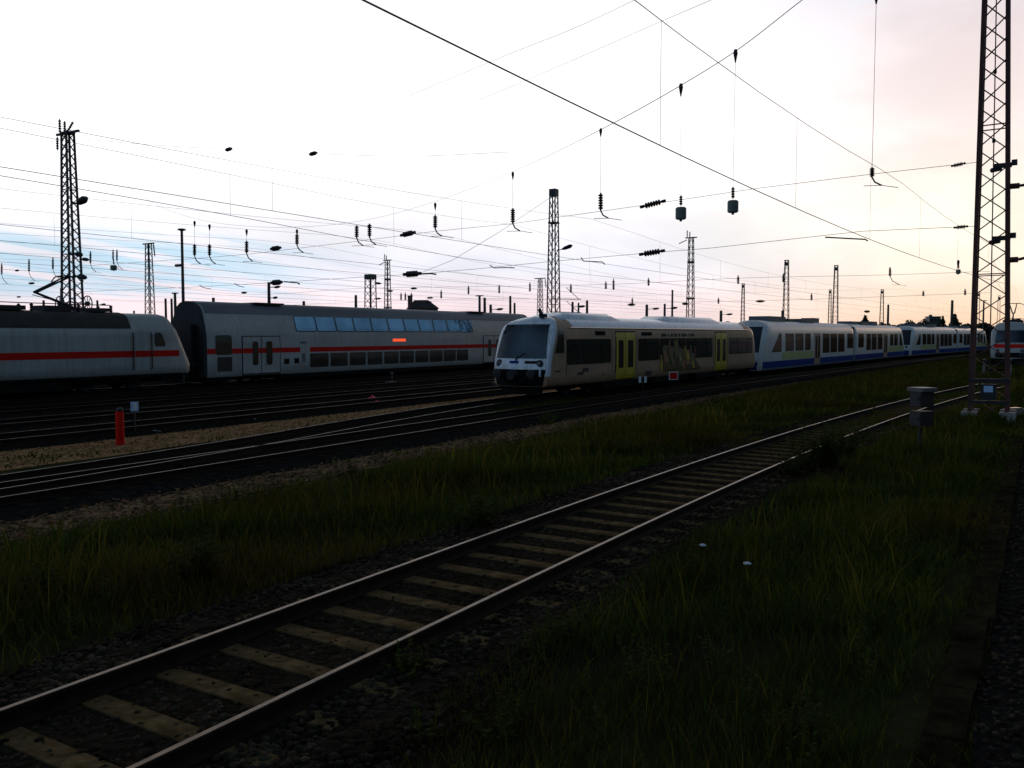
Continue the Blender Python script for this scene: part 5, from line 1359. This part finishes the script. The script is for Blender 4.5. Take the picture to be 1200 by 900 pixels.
TREES = [
    (1014, 371, 170, 5.5, True, 'dark narrow conifer above the joint of the first blue railcar'), (1077, 373, 230, 6.5, False, 'round dark tree left of the flat topped building'),
    (1105, 371, 230, 4.5, True, 'narrow conifer right of the flat topped building'), (1119, 369, 230, 6.5, True, 'broad conifer hiding the foot of a slim pole'),
    (1135, 380, 230, 10, False, 'low bushy tree just left of the rusty mast'), (1150, 377, 210, 9, False, 'dark bushy tree seen between the legs of the rusty mast'),
    (1063, 381, 240, 11, False, 'low wide tree above the windscreen of the second blue railcar'), (1046, 380, 240, 11, False, 'low bushy tree above the end of the first blue railcar'),
    (1032, 379, 220, 9, False, 'low dark tree above the rear windows of the first blue railcar'),
]
for i, (px, yt, Y, w, con, lab) in enumerate(TREES): tree(lab, px, yt, Y, w, con, 300 + i)
def wood():
    def shp(g, n):
        a = np.where(g.random(n) < .6, g.uniform(R(12), R(42), n), g.uniform(R(-40), R(12), n)); Y = g.uniform(430, 620, n); h = 4.2 + 1.8 * np.sin(a * 60) * np.sin(a * 23) + 1.0 * np.sin(a * 140)
        return np.stack([np.tan(a) * Y, Y, -.4 + h * g.random(n) ** .7], 1)
    def shp2(g, n):
        t = g.uniform(-50, 480, n); h = 9 + 2.5 * np.sin(t * .21) + 1.5 * np.sin(t * .5 + 1); return stn(-38 - g.uniform(0, 10, n), t, -.3 + h * g.random(n) ** .8)
    V, F, col = crown_np(26000, shp2, 6, 1.3); tag(npmesh('unseen_wood', V, F, M['foliage'], col), kind='stuff')  # unseen trees out of view at right, added to darken the window reflections
    V, F, col = crown_np(26000, shp, 5, 1.5); tag(npmesh('distant_wood', V, F, M['foliage'], col), kind='stuff')
wood()
def house():
    Y = 190; a = AT(495, 362, Y); r = thing('brick_house', 'house with dark hipped roof and chimney rising behind the coach', 'house', (a.x, a.y, -.4), R(12))
    ze = a.z + .4; w, d = 6.6, 7.0
    mb = MB(); mb.box((0, 0, ze / 2), (w - .6, d - .6, ze)); wl_ = mb.build('wall', M['brick'], r)
    mb = MB(); h = 1.9; e = w / 2; f = d / 2
    mb.add([(-e, -f, ze + .02), (e, -f, ze + .02), (e, f, ze + .02), (-e, f, ze + .02), (-1.7, 0, ze + h), (1.3, 0, ze + h)], [(3, 2, 1, 0), (0, 1, 5, 4), (1, 2, 5), (2, 3, 4, 5), (3, 0, 4)]); rf = mb.build('roof', M['tile'], r)
    mb = MB(); mb.box((-2.75, -1.0, ze + 1.25), (.95, .95, 2.9)); mb.box((-2.75, -1.0, ze + 2.75), (1.1, 1.1, .16)); mb.build('chimney', M['brick'], rf)
    for x in (-1.8, 0, 1.8):
        mb = MB(); mb.box((x, -d / 2 + .29, ze - 1.7), (1.0, .06, 1.4)); mb.build('window', M['glass_l'], r)
house()
def block_building():
    Y = 420; a = AT(1093.5, 371.5, Y); r = thing('flat_roofed_building', 'dark flat topped building on the horizon between two trees', 'building', (a.x, a.y, -.4), R(-8)); H = a.z + .4
    mb = MB(); mb.box((0, 0, H / 2), (5.2, 6, H)); mb.build('wall', M['darkgreen'], r); mb = MB(); mb.box((0, 0, H + .15), (5.6, 6.4, .3)); mb.build('roof', M['roofgrey'], r)
    mb = MB(); mb.box((-1.2, 0, H + .7), (1.2, 1.2, .8)); mb.build('roof_hut', M['darkgreen'], r)
    for i in range(3):
        for j in range(3):
            mb = MB(); mb.box((-1.6 + 1.6 * i, -3.02, H - 1.6 - 2.4 * j), (.9, .05, 1.2)); mb.build('window', M['glass_l'], r)
block_building()
